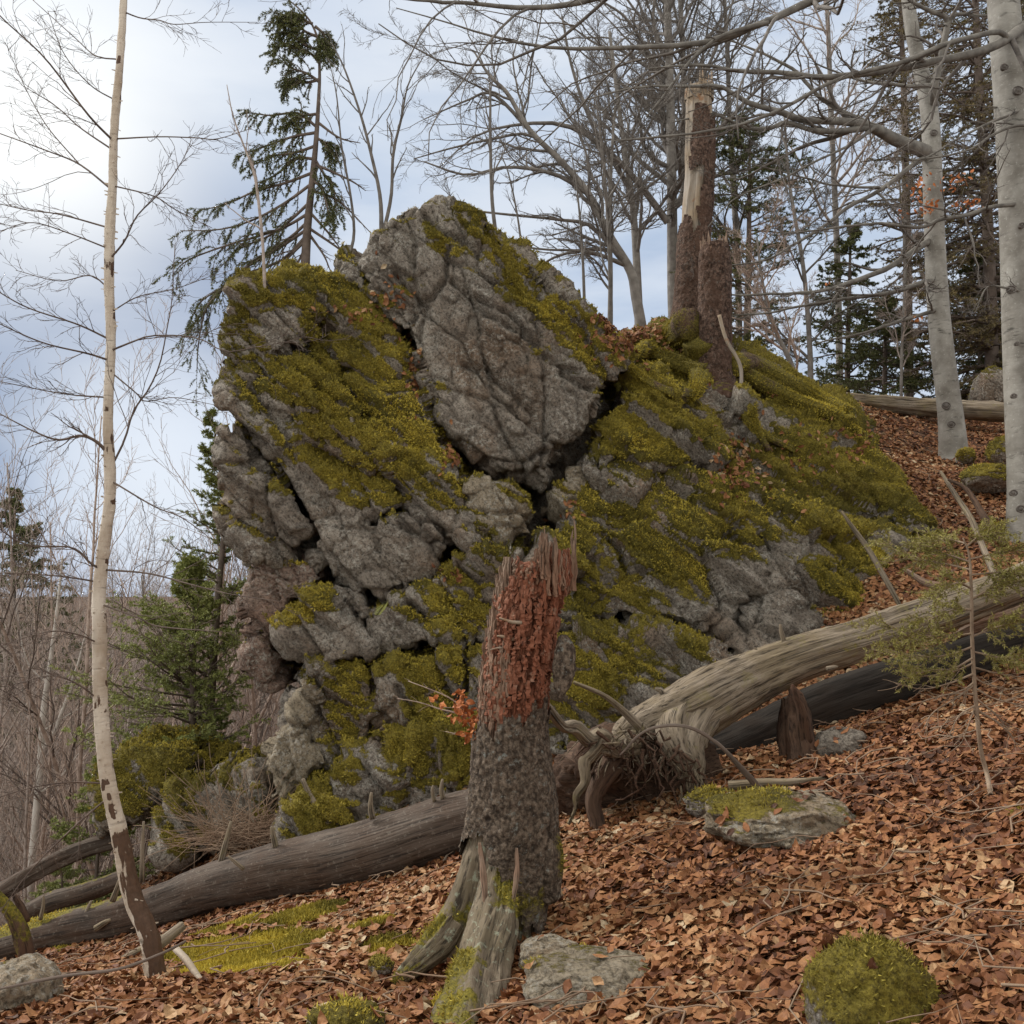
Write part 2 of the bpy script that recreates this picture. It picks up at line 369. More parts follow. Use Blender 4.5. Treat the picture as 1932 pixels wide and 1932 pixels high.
BARE = [(800,470,35,.9),(870,600,60,1),(900,720,80,1.1),(1000,760,80,1.1),(1040,720,40,.7),(960,620,50,.8),(770,620,30,.5),(930,860,50,.8),(520,600,28,.7),(560,610,22,.5),(700,1050,90,1.2),(640,1030,50,1),(940,960,35,.7),(540,1400,25,1.2),
 (880,1100,20,1),(1180,940,32,.9),(1370,1130,50,.9),(1450,1090,60,.8),(1420,1180,60,.9),(1300,1130,40,.4),(1250,1300,70,.5),(620,1190,35,.7),(680,1190,40,.8),(790,1185,22,.7),(480,860,25,.5),(1490,1180,60,.8),(560,1330,35,1.2),(700,1500,30,.5),(800,1520,40,.6),(830,590,40,.7),(1010,860,40,1),(560,990,50,.8),(1090,780,30,.6)]
def mossmask(co, nz, amount, seed, fr=None, foli=38):
    ca, sa = math.cos(R(foli)), math.sin(R(foli)); rr_ = np.stack([co[:, 0]*ca-co[:, 2]*sa, co[:, 1], co[:, 0]*sa+co[:, 2]*ca], 1)
    px, py = proj(co); m = np.zeros(len(co))
    for a, b_, r, k in MB_: m += k*np.exp(-((px-a)**2+(py-b_)**2)/(r*r))
    for a, b_, r, k in BARE: m -= k*np.exp(-((px-a)**2+(py-b_)**2)/(r*r))
    m = np.minimum(m, 1.0)
    return np.clip(.02+amount+.56*m+.62*np.clip(nz, -.6, 1)+.80*fbm(rr_*np.array([2.2, 3, 5.5]), 4, seed+50)+.42*fbm(rr_*np.array([9, 12, 18]), 3, seed+60)+(0 if fr is None else .22*(np.clip(1-np.abs(fr-.45)/.5, 0, 1)-.45)), 0, 1)
CRACKS = [[(852,525),(889,559),(916,593),(964,620),(1015,644)],[(740,508),(760,538),(790,566),(787,586),(777,606)],[(876,688),(896,698),(913,688),(930,715),(978,746),(1008,776)],
 [(800,400),(830,440),(870,450),(900,480)],[(850,470),(840,520),(800,560),(790,640)],[(870,830),(920,870),(980,880),(1030,850)],[(1060,700),(1100,730),(1150,740)],
 [(640,830),(700,870),(740,930)],[(560,700),(640,760),(700,790)],[(600,620),(640,690),(700,720)],[(470,740),(520,800),(560,880),(600,920)],
 [(1130,1000),(1170,1040),(1180,1080)],[(1080,950),(1160,1000),(1220,980)],[(1430,1010),(1490,1100),(1560,1150)],[(1480,960),(1560,1000),(1620,1100),(1640,1170)],[(1250,905),(1320,960),(1400,1000)],
 [(690,1120),(720,1140),(760,1150)],[(1000,1040),(960,1090),(980,1150)],[(860,1070),(900,1100),(890,1140),(930,1150)],[(560,1290),(600,1340),(590,1400)],[(1390,820),(1480,870),(1540,930)],[(1500,800),(1600,870),(1660,960)],[(750,1300),(780,1350)],[(900,560),(960,590),(1040,680),(1090,700)]]
def crackmask(co, wpx):
    px, py = proj(co); m = np.zeros(len(co)); jx = fbm(co*6, 3, 3)*7
    for c in CRACKS:
        a = np.array(c, float)
        if (px.max() < a[:, 0].min()-30) or (px.min() > a[:, 0].max()+30): continue
        for i in range(len(a)-1):
            e = a[i+1]-a[i]; t = np.clip(((px-a[i, 0])*e[0]+(py-a[i, 1])*e[1])/(e@e), 0, 1)
            d = np.hypot(px+jx-a[i, 0]-t*e[0], py+jx-a[i, 1]-t*e[1]); m = np.maximum(m, np.exp(-(d/wpx)**2))
    return m
CLEFTS = [([(555, 1247), (640, 1246), (700, 1243), (750, 1232), (830, 1224), (925, 1222)], 5.0, .30), ([(800, 1222), (880, 1222)], 9.4, .35), ([(548, 935), (575, 975), (585, 1010), (570, 1040)], 12.2, .45), ([(520, 870), (560, 940)], 5.0, .25), ([(1178, 715), (1130, 790), (1085, 845), (1045, 925), (1030, 950)], 10.1, .40), ([(425, 800), (470, 850), (520, 930), (560, 975)], 5.0, .25), ([(1100, 1190), (1180, 1168), (1260, 1180), (1340, 1212), (1375, 1232)], 4.3, .25), ([(1140, 1015), (1168, 1040), (1180, 1085)], 6.5, .2), ([(560, 660), (600, 640), (620, 620)], 7.9, .15), ([(700, 985), (760, 960), (820, 990), (860, 1035), (1000, 1033)], 4.3, .22), ([(600, 1040), (640, 1110), (700, 1215)], 5.0, .25), ([(700, 905), (735, 905), (745, 870), (760, 850)], 5.8, .2), ([(1130, 880), (1200, 890), (1340, 895)], 4.3, .2), ([(1500, 1085), (1560, 1140), (1620, 1160), (1640, 1130)], 4.3, .15), ([(850, 1370), (880, 1340), (880, 1240)], 5.8, .25), ([(690, 1250), (705, 1300), (700, 1390), (640, 1430)], 5.0, .2), ([(795, 700), (770, 660), (700, 560), (690, 520)], 4.3, .2), ([(780, 720), (840, 850), (880, 900)], 5.0, .25), ([(1240, 745), (1290, 775), (1330, 790)], 8.6, .2), ([(580, 1250), (545, 1290), (540, 1340)], 5.8, .2)]
ROCKS = []       # (world verts, normals, mossmask, parent object) for tufts
def vnorm(me):
    n = np.empty(len(me.vertices)*3, np.float32); me.vertices.foreach_get('normal', n); return n.reshape(-1, 3).astype(float)
def block(poly, d0, tx=0., tz=.15, Rr=.22, thick=1.2, moss=0., seed=1, s=.016, parent=None, name='rock_block', mat='rock', rough=1., label=None, front=1.0, foli=40, step=.085, ledge=.10):
    Rr = Rr*.62
    W = np.array([P(a, b_, d0) for a, b_ in poly])[:, [0, 2]]
    lo, hi = W.min(0)-s, W.max(0)+s
    X, Z = np.meshgrid(np.arange(lo[0], hi[0], s), np.arange(lo[1], hi[1], s)); n0, n1 = X.shape
    jp = np.stack([X.ravel(), Z.ravel()*1.0, np.full(X.size, seed*3.7)], 1)
    Xj = X+(.045*fbm(jp*4, 4, seed)).reshape(X.shape)*rough; Zj = Z+(.045*fbm(jp*4, 4, seed+9)).reshape(X.shape)*rough
    sd, _, _ = polydist(Xj, Zj, W); keep = sd > 0
    gxx = np.gradient(sd, s, axis=1); gzz = np.gradient(sd, s, axis=0)
    idx = -np.ones(X.shape, int)
    cell = (keep[:-1, :-1].astype(int)+keep[:-1, 1:]+keep[1:, 1:]+keep[1:, :-1]) >= 2
    use = np.zeros(X.shape, bool); use[:-1, :-1] |= cell; use[:-1, 1:] |= cell; use[1:, 1:] |= cell; use[1:, :-1] |= cell
    idx[use] = np.arange(use.sum())
    x = X[use]; z = Z[use]; sdu = sd[use]; gx_, gz_ = gxx[use], gzz[use]; gl = np.hypot(gx_, gz_)+1e-6
    neg = sdu < 0; x = np.where(neg, x-sdu*gx_/gl, x); z = np.where(neg, z-sdu*gz_/gl, z); sdu = np.maximum(sdu, 0)
    ci = np.argwhere(cell); a = idx[ci[:, 0], ci[:, 1]]; b_ = idx[ci[:, 0], ci[:, 1]+1]; c = idx[ci[:, 0]+1, ci[:, 1]+1]; d_ = idx[ci[:, 0]+1, ci[:, 1]]
    Q = np.stack([a, b_, c, d_], 1)
    cx, cz = W.mean(0)
    tt = np.clip(sdu/Rr, 0, 1); hgt = Rr*(.8*np.clip(tt/.5, 0, 1)+.2*np.sqrt(np.clip(1-(1-tt)**2, 0, 1)))+.13*np.minimum(sdu, .6)*front
    pl = d0+tx*(x-cx)+tz*(z-cz); y = pl-hgt
    sc = pl/d0; x = x*sc; z = z*sc
    # boundary loop -> side walls going back
    ed = np.concatenate([Q[:, [0, 1]], Q[:, [1, 2]], Q[:, [2, 3]], Q[:, [3, 0]]]); key = np.sort(ed, 1); kk = key[:, 0]*(len(x)+1)+key[:, 1]
    _, inv, cnt = np.unique(kk, return_inverse=True, return_counts=True); be = ed[cnt[inv] == 1]
    bv = np.unique(be); pos = {v: i for i, v in enumerate(bv)}; m_ = len(bv)
    V = [np.stack([x, y, z], 1)]; prev = bv; Qs = [Q]; base = len(x)
    pr = np.array([[pos[e0], pos[e1]] for e0, e1 in be]); nr = max(6, int(thick/.05)); mcx, mcz = x[bv].mean(), z[bv].mean()
    nr = min(nr, 26)
    for k in range(1, nr+1):
        f = k/nr; sh = 1-.10*f-.5*max(0, f-.75)**1.3*4*.35
        V.append(np.stack([mcx+(x[bv]-mcx)*sh, y[bv]+thick*f, mcz+(z[bv]-mcz)*sh], 1)); cur = base+np.arange(m_); base += m_
        Qs.append(np.stack([prev[pr[:, 1]], prev[pr[:, 0]], cur[pr[:, 0]], cur[pr[:, 1]]], 1)); prev = cur
    V.append(np.array([[mcx, y[bv].mean()+thick*1.02, mcz]])); tip = base
    T = np.stack([prev[pr[:, 1]], prev[pr[:, 0]], np.full(len(pr), tip)], 1)
    V = np.concatenate(V); Q = np.concatenate(Qs)
    me = mesh(name, V, Q, T); nm = vnorm(me)
    # displacement: faceted joints along the foliation, noise, traced cracks, moss cushions
    ca, sa = math.cos(R(foli)), math.sin(R(foli))
    r_ = np.stack([V[:, 0]*ca-V[:, 2]*sa, V[:, 1], V[:, 0]*sa+V[:, 2]*ca], 1)    # along the dip / across it
    wq = r_*np.array([1.35, 1.7, 2.6])+.07*np.stack([fbm(V*2.2, 3, seed+k) for k in (1, 2, 3)], 1)
    f1, f2, off, rid = worley(wq, seed)
    h1 = (rid[:, 0]-.5)*1.0+((off*(rid-.5)).sum(1))*1.3
    f1b, f2b, offb, ridb = worley(r_*np.array([4, 5, 7.5])+.12*np.stack([fbm(V*5, 3, seed+k) for k in (4, 5, 6)], 1), seed+5)
    h2 = (ridb[:, 0]-.5)+((offb*(ridb-.5)).sum(1))*1.5
    cr1 = np.exp(-((f2-f1)/.07)**2); cr2 = np.exp(-((f2b-f1b)/.10)**2)
    cc = r_[:, 2]*2.7+.30*fbm(r_*np.array([.7, 1, 1.1]), 3, seed+31)+.05*fbm(V*5, 3, seed+32); fr = cc-np.floor(cc); am = ledge*(.45+.9*_h(np.floor(cc).astype(np.int64), 0*fr.astype(np.int64), 0*fr.astype(np.int64), seed)+.9*fbm(r_*np.array([1.4, 2, 1]), 3, seed+33))
    cd = r_[:, 2]*8.5+.4*fbm(r_*np.array([2, 3, 3]), 3, seed+36); fd = cd-np.floor(cd); sh_ = np.minimum(1, fr/.08)
    disp = rough*(np.clip(am, 0, 1)*(1-fr)*sh_+.22*ledge*(1-fd)*np.clip(.5+1.5*fbm(V*2, 3, seed+37), 0, 1))
    disp += rough*(step*1.35*h1+.052*h2-.045*np.exp(-((f2-f1)/.045)**2)-.018*np.exp(-((f2b-f1b)/.07)**2)+.010*fbm(V*2.6, 5, seed+20)+.012*fbm(r_*np.array([6, 14, 22]), 4, seed+25)+.014*fbm(V*22, 4, seed+28))
    disp -= .11*crackmask(V, 5.5)
    px_, py_ = proj(V); jx = fbm(V*5, 3, 77)*6; vis = V[:, 1] < V[:, 1].min()+1.3
    for c_, w_, dp_ in CLEFTS:
        a_ = np.array(c_, float)
        if px_.max() < a_[:, 0].min()-40 or px_.min() > a_[:, 0].max()+40 or py_.max() < a_[:, 1].min()-40 or py_.min() > a_[:, 1].max()+40: continue
        m_ = np.zeros(len(V))
        for i in range(len(a_)-1):
            e = a_[i+1]-a_[i]; t_ = np.clip(((px_-a_[i, 0])*e[0]+(py_-a_[i, 1])*e[1])/(e@e), 0, 1); m_ = np.maximum(m_, np.exp(-(np.hypot(px_+jx-a_[i, 0]-t_*e[0], py_+jx-a_[i, 1]-t_*e[1])/w_)**4))
        disp -= dp_*m_*vis*(seed != 3)
    V2 = V+nm*disp[:, None]; me.vertices.foreach_set('co', V2.astype(np.float32).ravel()); me.update(); nm2 = vnorm(me)
    mo = mossmask(V2, nm2[:, 2], moss, seed, fr, foli)
    lump = np.clip((mo-.5)*3.0, 0, 1)*(.010+.040*np.clip(fbm(V2*7.5, 4, seed+70)+.25, 0, 1)+.022*np.abs(fbm(V2*26, 3, seed+71)))
    V3 = V2+(nm2*.8+np.array([0, -.1, .25]))*lump[:, None]; me.vertices.foreach_set('co', V3.astype(np.float32).ravel())
    at = me.attributes.new('moss', 'FLOAT', 'POINT'); at.data.foreach_set('value', mo.astype(np.float32)); me.update(); nm3 = vnorm(me)
    me.materials.append(M[mat]); o = part(name, me, parent, label)
    ROCKS.append((V3, nm3, mo, o, me)); return o

outcrop = thing('rock_outcrop', 'tall split grey rock outcrop thick with moss in the middle of the clearing', 'rock outcrop', (0, 0, 0))
OC = dict(parent=outcrop)
# dark inner mass behind the joints
block([(450,575),(520,545),(660,545),(760,450),(850,420),(960,480),(1080,590),(1150,680),(1180,740),(1330,720),(1500,790),(1640,890),(1690,1000),(1640,1120),(1500,1240),(1380,1380),(1000,1480),(640,1560),(590,1400),(560,1240),(490,1080),(450,900)],
      9.1, 0, .12, .3, 2.2, -.35, 3, s=.05, label='dark inner rock showing in the open joints', **OC)
block([(745,395),(785,383),(835,385),(880,395),(940,432),(1000,475),(1060,535),(1110,590),(1150,635),(1180,675),(1182,712),(1150,760),(1115,800),(1080,845),(1050,880),(1025,932),(990,905),(940,900),(880,872),(845,840),(815,770),(780,700),(750,640),(715,585),(690,540),(690,500),(710,450),(735,420)],
      8.25, .02, .10, .30, 2.3, -.06, 11, s=.014, name='slab', label='large tilted slab of bare grey rock with a mossy right edge', step=.085, ledge=.045, foli=52, **OC)
block([(640,495),(660,485),(700,495),(725,560),(760,640),(790,700),(800,760),(780,770),(740,700),(700,620),(670,560)], 8.35, 0, .1, .12, 1.2, -.05, 12, s=.014, **OC)
block([(443,547),(470,530),(515,524),(570,540),(610,600),(580,650),(520,690),(470,705),(440,720),(424,700),(430,620)], 8.0, 0, .25, .2, 2.0, .10, 13, s=.014, **OC)
block([(515,524),(600,516),(660,520),(705,570),(745,640),(800,730),(842,820),(835,865),(790,855),(740,805),(690,745),(640,700),(590,655),(560,600),(530,560)], 8.15, .05, .35, .2, 1.8, .16, 14, s=.014, **OC)
block([(480,692),(530,680),(585,690),(650,735),(705,800),(745,870),(730,905),(690,895),(640,855),(580,830),(540,790),(500,745)], 7.8, .05, .35, .17, 1.4, .12, 15, s=.014, **OC)
block([(590,650),(650,700),(700,750),(760,810),(840,862),(850,900),(790,905),(740,870),(690,800),(640,750),(590,710)], 7.95, .05, .3, .15, 1.2, .10, 16, s=.014, **OC)
block([(416,745),(424,700),(445,700),(485,705),(520,765),(560,830),(610,885),(660,900),(710,905),(752,940),(757,990),(700,990),(640,975),(595,990),(560,955),(515,890),(470,825),(438,790)], 7.85, 0, .1, .17, 1.6, .0, 17, s=.014, **OC)
block([(418,812),(442,806),(480,860),(520,920),(562,968),(575,1010),(568,1045),(530,1062),(490,1052),(450,1010),(430,970),(421,900)], 7.75, 0, -.1, .18, 1.6, -.08, 18, s=.014, **OC)
block([(600,965),(650,962),(720,980),(780,955),(835,995),(855,1032),(830,1062),(790,1105),(730,1132),(670,1122),(628,1090),(598,1045),(588,1000)], 7.7, 0, -.15, .16, 1.6, -.25, 19, s=.014, label='bare grey wedge of rock jutting below the ledges', step=.06, ledge=.03, **OC)
block([(735,880),(800,850),(852,870),(882,910),(884,960),(892,1032),(855,1036),(810,985),(762,955),(733,912)], 7.8, 0, .2, .15, 1.2, .10, 20, s=.014, **OC)
block([(468,1040),(530,1058),(580,1045),(618,1085),(590,1120),(560,1130),(530,1180),(535,1240),(512,1292),(485,1260),(470,1235),(480,1180),(463,1110)], 7.8, 0, -.1, .15, 1.5, -.15, 21, s=.014, mat='rock_red', label='rough reddish overhanging edge of the outcrop', **OC)
block([(875,922),(900,902),(960,905),(1000,930),(1008,970),(985,1005),(940,1030),(895,1025),(877,980)], 7.75, 0, .1, .16, .7, -.02, 22, s=.014, name='wedged_stone', mat='rock_pale', label='rounded pale stone wedged under the slab', step=.03, ledge=.02, **OC)
block([(525,1192),(545,1145),(580,1120),(632,1128),(665,1180),(702,1212),(712,1238),(650,1247),(590,1242),(550,1227)], 7.55, 0, .05, .16, 1.2, -.02, 23, s=.014, **OC)
block([(636,1105),(680,1125),(735,1138),(765,1165),(735,1240),(700,1235),(662,1182),(640,1140)], 7.65, 0, .0, .12, 1.2, -.1, 24, s=.014, **OC)
block([(700,1172),(750,1130),(832,1108),(845,1170),(832,1212),(760,1218),(712,1212)], 7.55, 0, .2, .13, 1.2, .0, 25, s=.014, **OC)
block([(820,1075),(862,1040),(1000,1034),(1070,1045),(1075,1200),(960,1218),(870,1218),(835,1185),(812,1122)], 7.55, 0, .1, .15, 1.4, .08, 26, s=.014, **OC)
block([(575,1265),(600,1247),(700,1247),(722,1282),(705,1340),(722,1390),(682,1425),(640,1425),(592,1402),(550,1385),(545,1325)], 7.5, 0, .05, .15, 1.4, .0, 27, s=.014, **OC)
block([(556,1290),(580,1275),(600,1340),(622,1395),(645,1450),(592,1462),(542,1525),(512,1505),(506,1430),(520,1385),(545,1340)], 7.35, 0, .1, .18, 1.4, -.2, 28, s=.014, mat='rock_pale', label='smooth pale lower corner of the outcrop', step=.05, ledge=.03, foli=80, **OC)
block([(688,1272),(740,1252),(825,1252),(852,1290),(852,1352),(800,1385),(740,1375),(712,1330)], 7.4, 0, .25, .14, 1.2, .02, 29, s=.014, foli=70, **OC)
block([(838,1245),(880,1222),(960,1222),(975,1330),(900,1340),(858,1295)], 7.4, 0, .1, .12, 1.2, .0, 30, s=.014, foli=60, **OC)
block([(525,1570),(545,1520),(592,1450),(642,1430),(702,1405),(765,1420),(785,1480),(760,1560),(620,1620),(540,1620)], 7.15, 0, .3, .2, 1.4, .05, 31, s=.014, **OC)
block([(700,1392),(760,1372),(860,1360),(970,1330),(1000,1500),(900,1560),(780,1580),(755,1460)], 7.2, 0, .15, .16, 1.4, .08, 32, s=.014, foli=80, **OC)
block([(1085,800)][:0]+[(1115,882),(1135,800),(1150,770),(1185,700),(1240,712),(1292,770),(1342,800),(1365,842),(1342,885),(1280,890),(1200,888)], 8.35, .1, .55, .22, 1.6, .12, 33, ledge=.075, s=.015, **OC)
block([(1035,960),(1060,905),(1090,890),(1105,915),(1085,965),(1060,985)], 8.2, 0, .1, .1, .8, -.15, 34, s=.014, mat='rock_pale', name='wedged_stone', label='pale stone at the foot of the dark cleft', **OC)
block([(1030,1035),(1060,985),(1100,885),(1200,890),(1290,898),(1350,892),(1425,935),(1445,1060),(1405,1150),(1372,1200),(1330,1203),(1250,1172),(1180,1168),(1100,1192),(1040,1195)], 7.95, .05, .40, .22, 1.8, .04, 35, ledge=.075, s=.015, **OC)
block([(1040,1205),(1100,1200),(1180,1178),(1260,1184),(1350,1215),(1405,1265),(1420,1330),(1400,1400),(1200,1440),(1040,1460)], 7.35, .05, .35, .2, 1.6, -.02, 36, ledge=.075, s=.015, **OC)
block([(1340,790),(1420,765),(1500,765),(1600,805),(1680,875),(1742,960),(1757,1002),(1700,1015),(1620,985),(1540,975),(1450,962),(1365,905)], 8.9, .1, .95, .25, 1.6, .12, 37, ledge=.075, s=.016, **OC)
block([(1415,940),(1540,975),(1630,990),(1700,1010),(1712,1060),(1690,1130),(1660,1200),(1500,1260),(1400,1290),(1365,1215),(1430,1100)], 8.0, .25, .55, .22, 1.6, -.03, 38, ledge=.075, s=.016, **OC)
# earth and roots hump that carries the two snags
block([(1150,700),(1185,650),(1225,620),(1290,612),(1400,650),(1500,715),(1590,760),(1650,830),(1600,870),(1480,850),(1380,800),(1320,780),(1240,745),(1180,730)], 9.7, .25, .75, .25, 2.2, .16, 39, s=.02, name='mossy_hump', label='hump of moss and roots at the top right of the outcrop', ledge=.08, **OC)

bv_ = None
def surf(px, py, off=.03):
    global bv_
    if bv_ is None:
        V = []; F = []; n = 0
        for r_ in ROCKS:
            if not r_[3].name.startswith(('rock_block', 'slab', 'mossy_hump')): continue
            me = r_[4]; V.append(r_[0]); li = np.empty(len(me.loops), np.int32); me.loops.foreach_get('vertex_index', li); lt = np.empty(len(me.polygons), np.int32); me.polygons.foreach_get('loop_total', lt); ls = np.cumsum(lt)-lt; li = li+n
            F += [tuple(li[a:a+b].tolist()) for a, b in zip(ls.tolist(), lt.tolist())]; n += len(r_[0])
        bv_ = BVHTree.FromPolygons(np.concatenate(V).tolist(), F)
    h = bv_.ray_cast(Vector((0, 0, 0)), Vector(P(px, py, 1.0)).normalized(), 40)
    return (h[0].y-off) if h[0] is not None else 10.0
# ------------------------------------------------------------ wood materials (texture coordinates run along the grain: attribute st)
def wood_mat(name, cols, stretch=(1.2, 1, 1), grain=26, streak=.7, spots=None, moss=0, bumpd=.012, fleck=None, rough=.85):
    m, t, b = newmat(name); st = attr(t, 'st', 'Vector'); g = t.node('ShaderNodeNewGeometry').outputs['Position']
    s1 = t.map(st, (stretch[0], grain, grain)); s2 = t.map(st, (stretch[0]*3, grain*3.2, grain*3.2))
    n1 = t.noise(s1, 1.0, 6, .6, .25); n2 = t.noise(s2, 1.0, 5, .65); big = t.noise(g, 3.2, 5, .6)
    col = t.mix(t.ramp(n1, (.32, 0.0), (.66, 1.0)), cols[0], cols[1])
    col = t.mix(t.ramp(big, (.42, 0.0), (.62, .8)), col, cols[2])
    col = t.mix(t.ramp(n2, (.36, streak), (.50, 0.0)), col, tuple(c*.25 for c in cols[0]))
    if spots:
        sp = t.ramp(t.noise(g, spots[1], 5, .7), (.57, 0.0), (.64, spots[2])); col = t.mix(sp, col, spots[0])
    if moss:
        mo = attr(t, 'moss'); mf = t.ramp(t.math('ADD', mo, t.math('MULTIPLY', t.math('SUBTRACT', t.noise(g, 28, 6, .7), .5), .9)), (.44, 0.0), (.58, 1.0))
        mc = t.mix(t.ramp(t.noise(g, 70, 4, .7), (.36, 0.0), (.6, 1.0)), (.045, .042, .008), (.20, .165, .022)); col = t.mix(mf, col, mc)
    t.l.new(col, b.inputs['Base Color']); b.inputs['Roughness'].default_value = rough
    bump(t, b, t.math('ADD', n1, t.math('MULTIPLY', n2, .7)), .8, bumpd); return m
M['log_dark'] = wood_mat('weathered_dark_wood', [(.050, .037, .029), (.125, .098, .078), (.080, .052, .036)], (1.0, 1, 1), 20, .8, ((.26, .23, .19), 40, .35), 1)
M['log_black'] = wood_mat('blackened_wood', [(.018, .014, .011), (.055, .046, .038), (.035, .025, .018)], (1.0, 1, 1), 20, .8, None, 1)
M['bleached'] = wood_mat('bleached_wood', [(.16, .125, .088), (.32, .265, .20), (.20, .155, .095)], (.7, 1, 1), 27, .97, ((.20, .17, .06), 7, .4), 1, .02)
M['rotten_red'] = wood_mat('rotten_red_wood', [(.15, .058, .035), (.34, .155, .095), (.24, .085, .045)], (5, 1, 1), 24, .85, ((.36, .24, .17), 15, .5), 0, .012)
M['rotten_grey'] = wood_mat('grey_splintered_wood', [(.17, .11, .075), (.34, .255, .19), (.24, .13, .08)], (2, 1, 1), 30, .8, None, 1, .012)
M['rotten_brown'] = wood_mat('dark_rotten_wood', [(.05, .03, .02), (.13, .08, .052), (.08, .04, .024)], (3, 1, 1), 24, .8, None, 1, .015)
M['root_wood'] = wood_mat('mossy_root_wood', [(.11, .082, .055), (.24, .195, .14), (.15, .12, .075)], (2, 1, 1), 30, .9, ((.28, .30, .22), 22, .75), 1, .014)
M['snag_wood'] = wood_mat('peeled_snag_wood', [(.24, .20, .155), (.46, .41, .35), (.34, .25, .16)], (1.2, 1, 1), 14, .6, ((.26, .12, .05), 5, .7), 1, .012)
M['twig'] = wood_mat('twig_bark', [(.10, .075, .06), (.20, .16, .13), (.13, .09, .07)], (2, 1, 1), 30, .3, None, 0, .003)
M['deadtwig'] = wood_mat('dry_twig', [(.18, .125, .085), (.32, .24, .17), (.22, .14, .09)], (2, 1, 1), 30, .3, None, 0, .003)

def bark_mat(name, base, lite, sc=34, stretch=.55, lichen=.4, red=None):
    m, t, b = newmat(name); st = attr(t, 'st', 'Vector'); g = t.node('ShaderNodeNewGeometry').outputs['Position']
    wn = t.node('ShaderNodeTexNoise', None, Vector=g, Scale=38.0, Detail=4.0).outputs['Color']
    wv = t.node('ShaderNodeVectorMath', {'operation': 'MULTIPLY_ADD'}, i0=wn, i1=(.030, .030, .030), i2=st).outputs[0]
    v = t.node('ShaderNodeTexVoronoi', {'feature': 'F1'}, Vector=t.map(wv, (sc*stretch, sc, sc)), Scale=1.0, Randomness=1.0).outputs
    n = t.noise(g, 45, 6, .75); big = t.noise(g, 4, 5, .6)
    col = t.mix(t.ramp(t.noise(t.map(st, (sc*.35, sc*.8, sc*.8)), 1.0, 6, .7), (.34, 0.0), (.62, 1.0)), base, lite)
    col = t.mix(t.ramp(v['Distance'], (.45, 0.0), (.85, .8)), col, tuple(c*.3 for c in base))
    col = t.mix(t.ramp(n, (.38, .8), (.55, 0.0)), col, tuple(c*.3 for c in base))
    if red: col = t.mix(t.ramp(big, (.46, 0.0), (.6, .8)), col, red)
    col = t.mix(t.ramp(t.noise(g, 30, 6, .7), (.58, 0.0), (.66, lichen)), col, (.30, .32, .29))
    mo = attr(t, 'moss'); mf = t.ramp(t.math('ADD', mo, t.math('MULTIPLY', t.math('SUBTRACT', n, .5), .9)), (.46, 0.0), (.6, 1.0))
    col = t.mix(mf, col, t.mix(t.ramp(t.noise(g, 70, 4, .7), (.36, 0.0), (.6, 1.0)), (.06, .052, .012), (.22, .18, .035)))
    t.l.new(col, b.inputs['Base Color'])
    h = t.math('SUBTRACT', t.math('MULTIPLY', n, 1.4), t.math('MULTIPLY', v['Distance'], .5)); bump(t, b, h, .9, .02); return m
M['bark'] = bark_mat('scaly_spruce_bark', (.10, .070, .050), (.30, .235, .175), 60, .6, .7)
M['bark_red'] = bark_mat('scaly_brown_bark', (.085, .050, .036), (.25, .165, .125), 42, .6, .25, (.11, .062, .042))

def smoothbark(name, a, b_, blotch, ring=(9, 1.2), dark=.5):
    """smooth bark with cross marks (beech, birch)"""
    m, t, b = newmat(name); st = attr(t, 'st', 'Vector'); g = t.node('ShaderNodeNewGeometry').outputs['Position']
    n = t.noise(g, 5, 5, .6); lent = t.noise(t.map(st, (ring[0]*6, ring[1]*8, ring[1]*8)), 1.0, 5, .65)
    col = t.mix(t.ramp(n, (.35, 0.0), (.65, 1.0)), a, b_)
    col = t.mix(t.ramp(lent, (.30, dark), (.42, 0.0)), col, tuple(c*.35 for c in a))
    col = t.mix(t.ramp(t.noise(g, 40, 5, .7), (.60, 0.0), (.68, .5)), col, blotch)
    dk = attr(t, 'moss'); df = t.ramp(t.math('ADD', dk, t.math('MULTIPLY', t.math('SUBTRACT', t.noise(t.map(st, (9, 26, 26)), 1.0, 5, .65), .5), .9)), (.47, 0.0), (.53, 1.0))
    col = t.mix(df, col, t.mix(t.noise(t.map(st, (30, 60, 60)), 1.0, 6, .7), (.03, .02, .014), (.16, .09, .055)))
    t.l.new(col, b.inputs['Base Color']); b.inputs['Roughness'].default_value = .7
    bump(t, b, t.math('ADD', lent, t.math('MULTIPLY', df, -1.0)), .5, .01); return m
M['beech'] = smoothbark('beech_bark', (.19, .175, .15), (.34, .325, .29), (.52, .52, .48), (4, .7), .9)
M['birch'] = smoothbark('birch_bark', (.42, .34, .255), (.64, .57, .475), (.30, .19, .12), (6, .5), .85)
M['birch_white'] = smoothbark('white_birch_bark', (.45, .41, .36), (.62, .58, .52), (.66, .62, .57), (6, .5), .4)

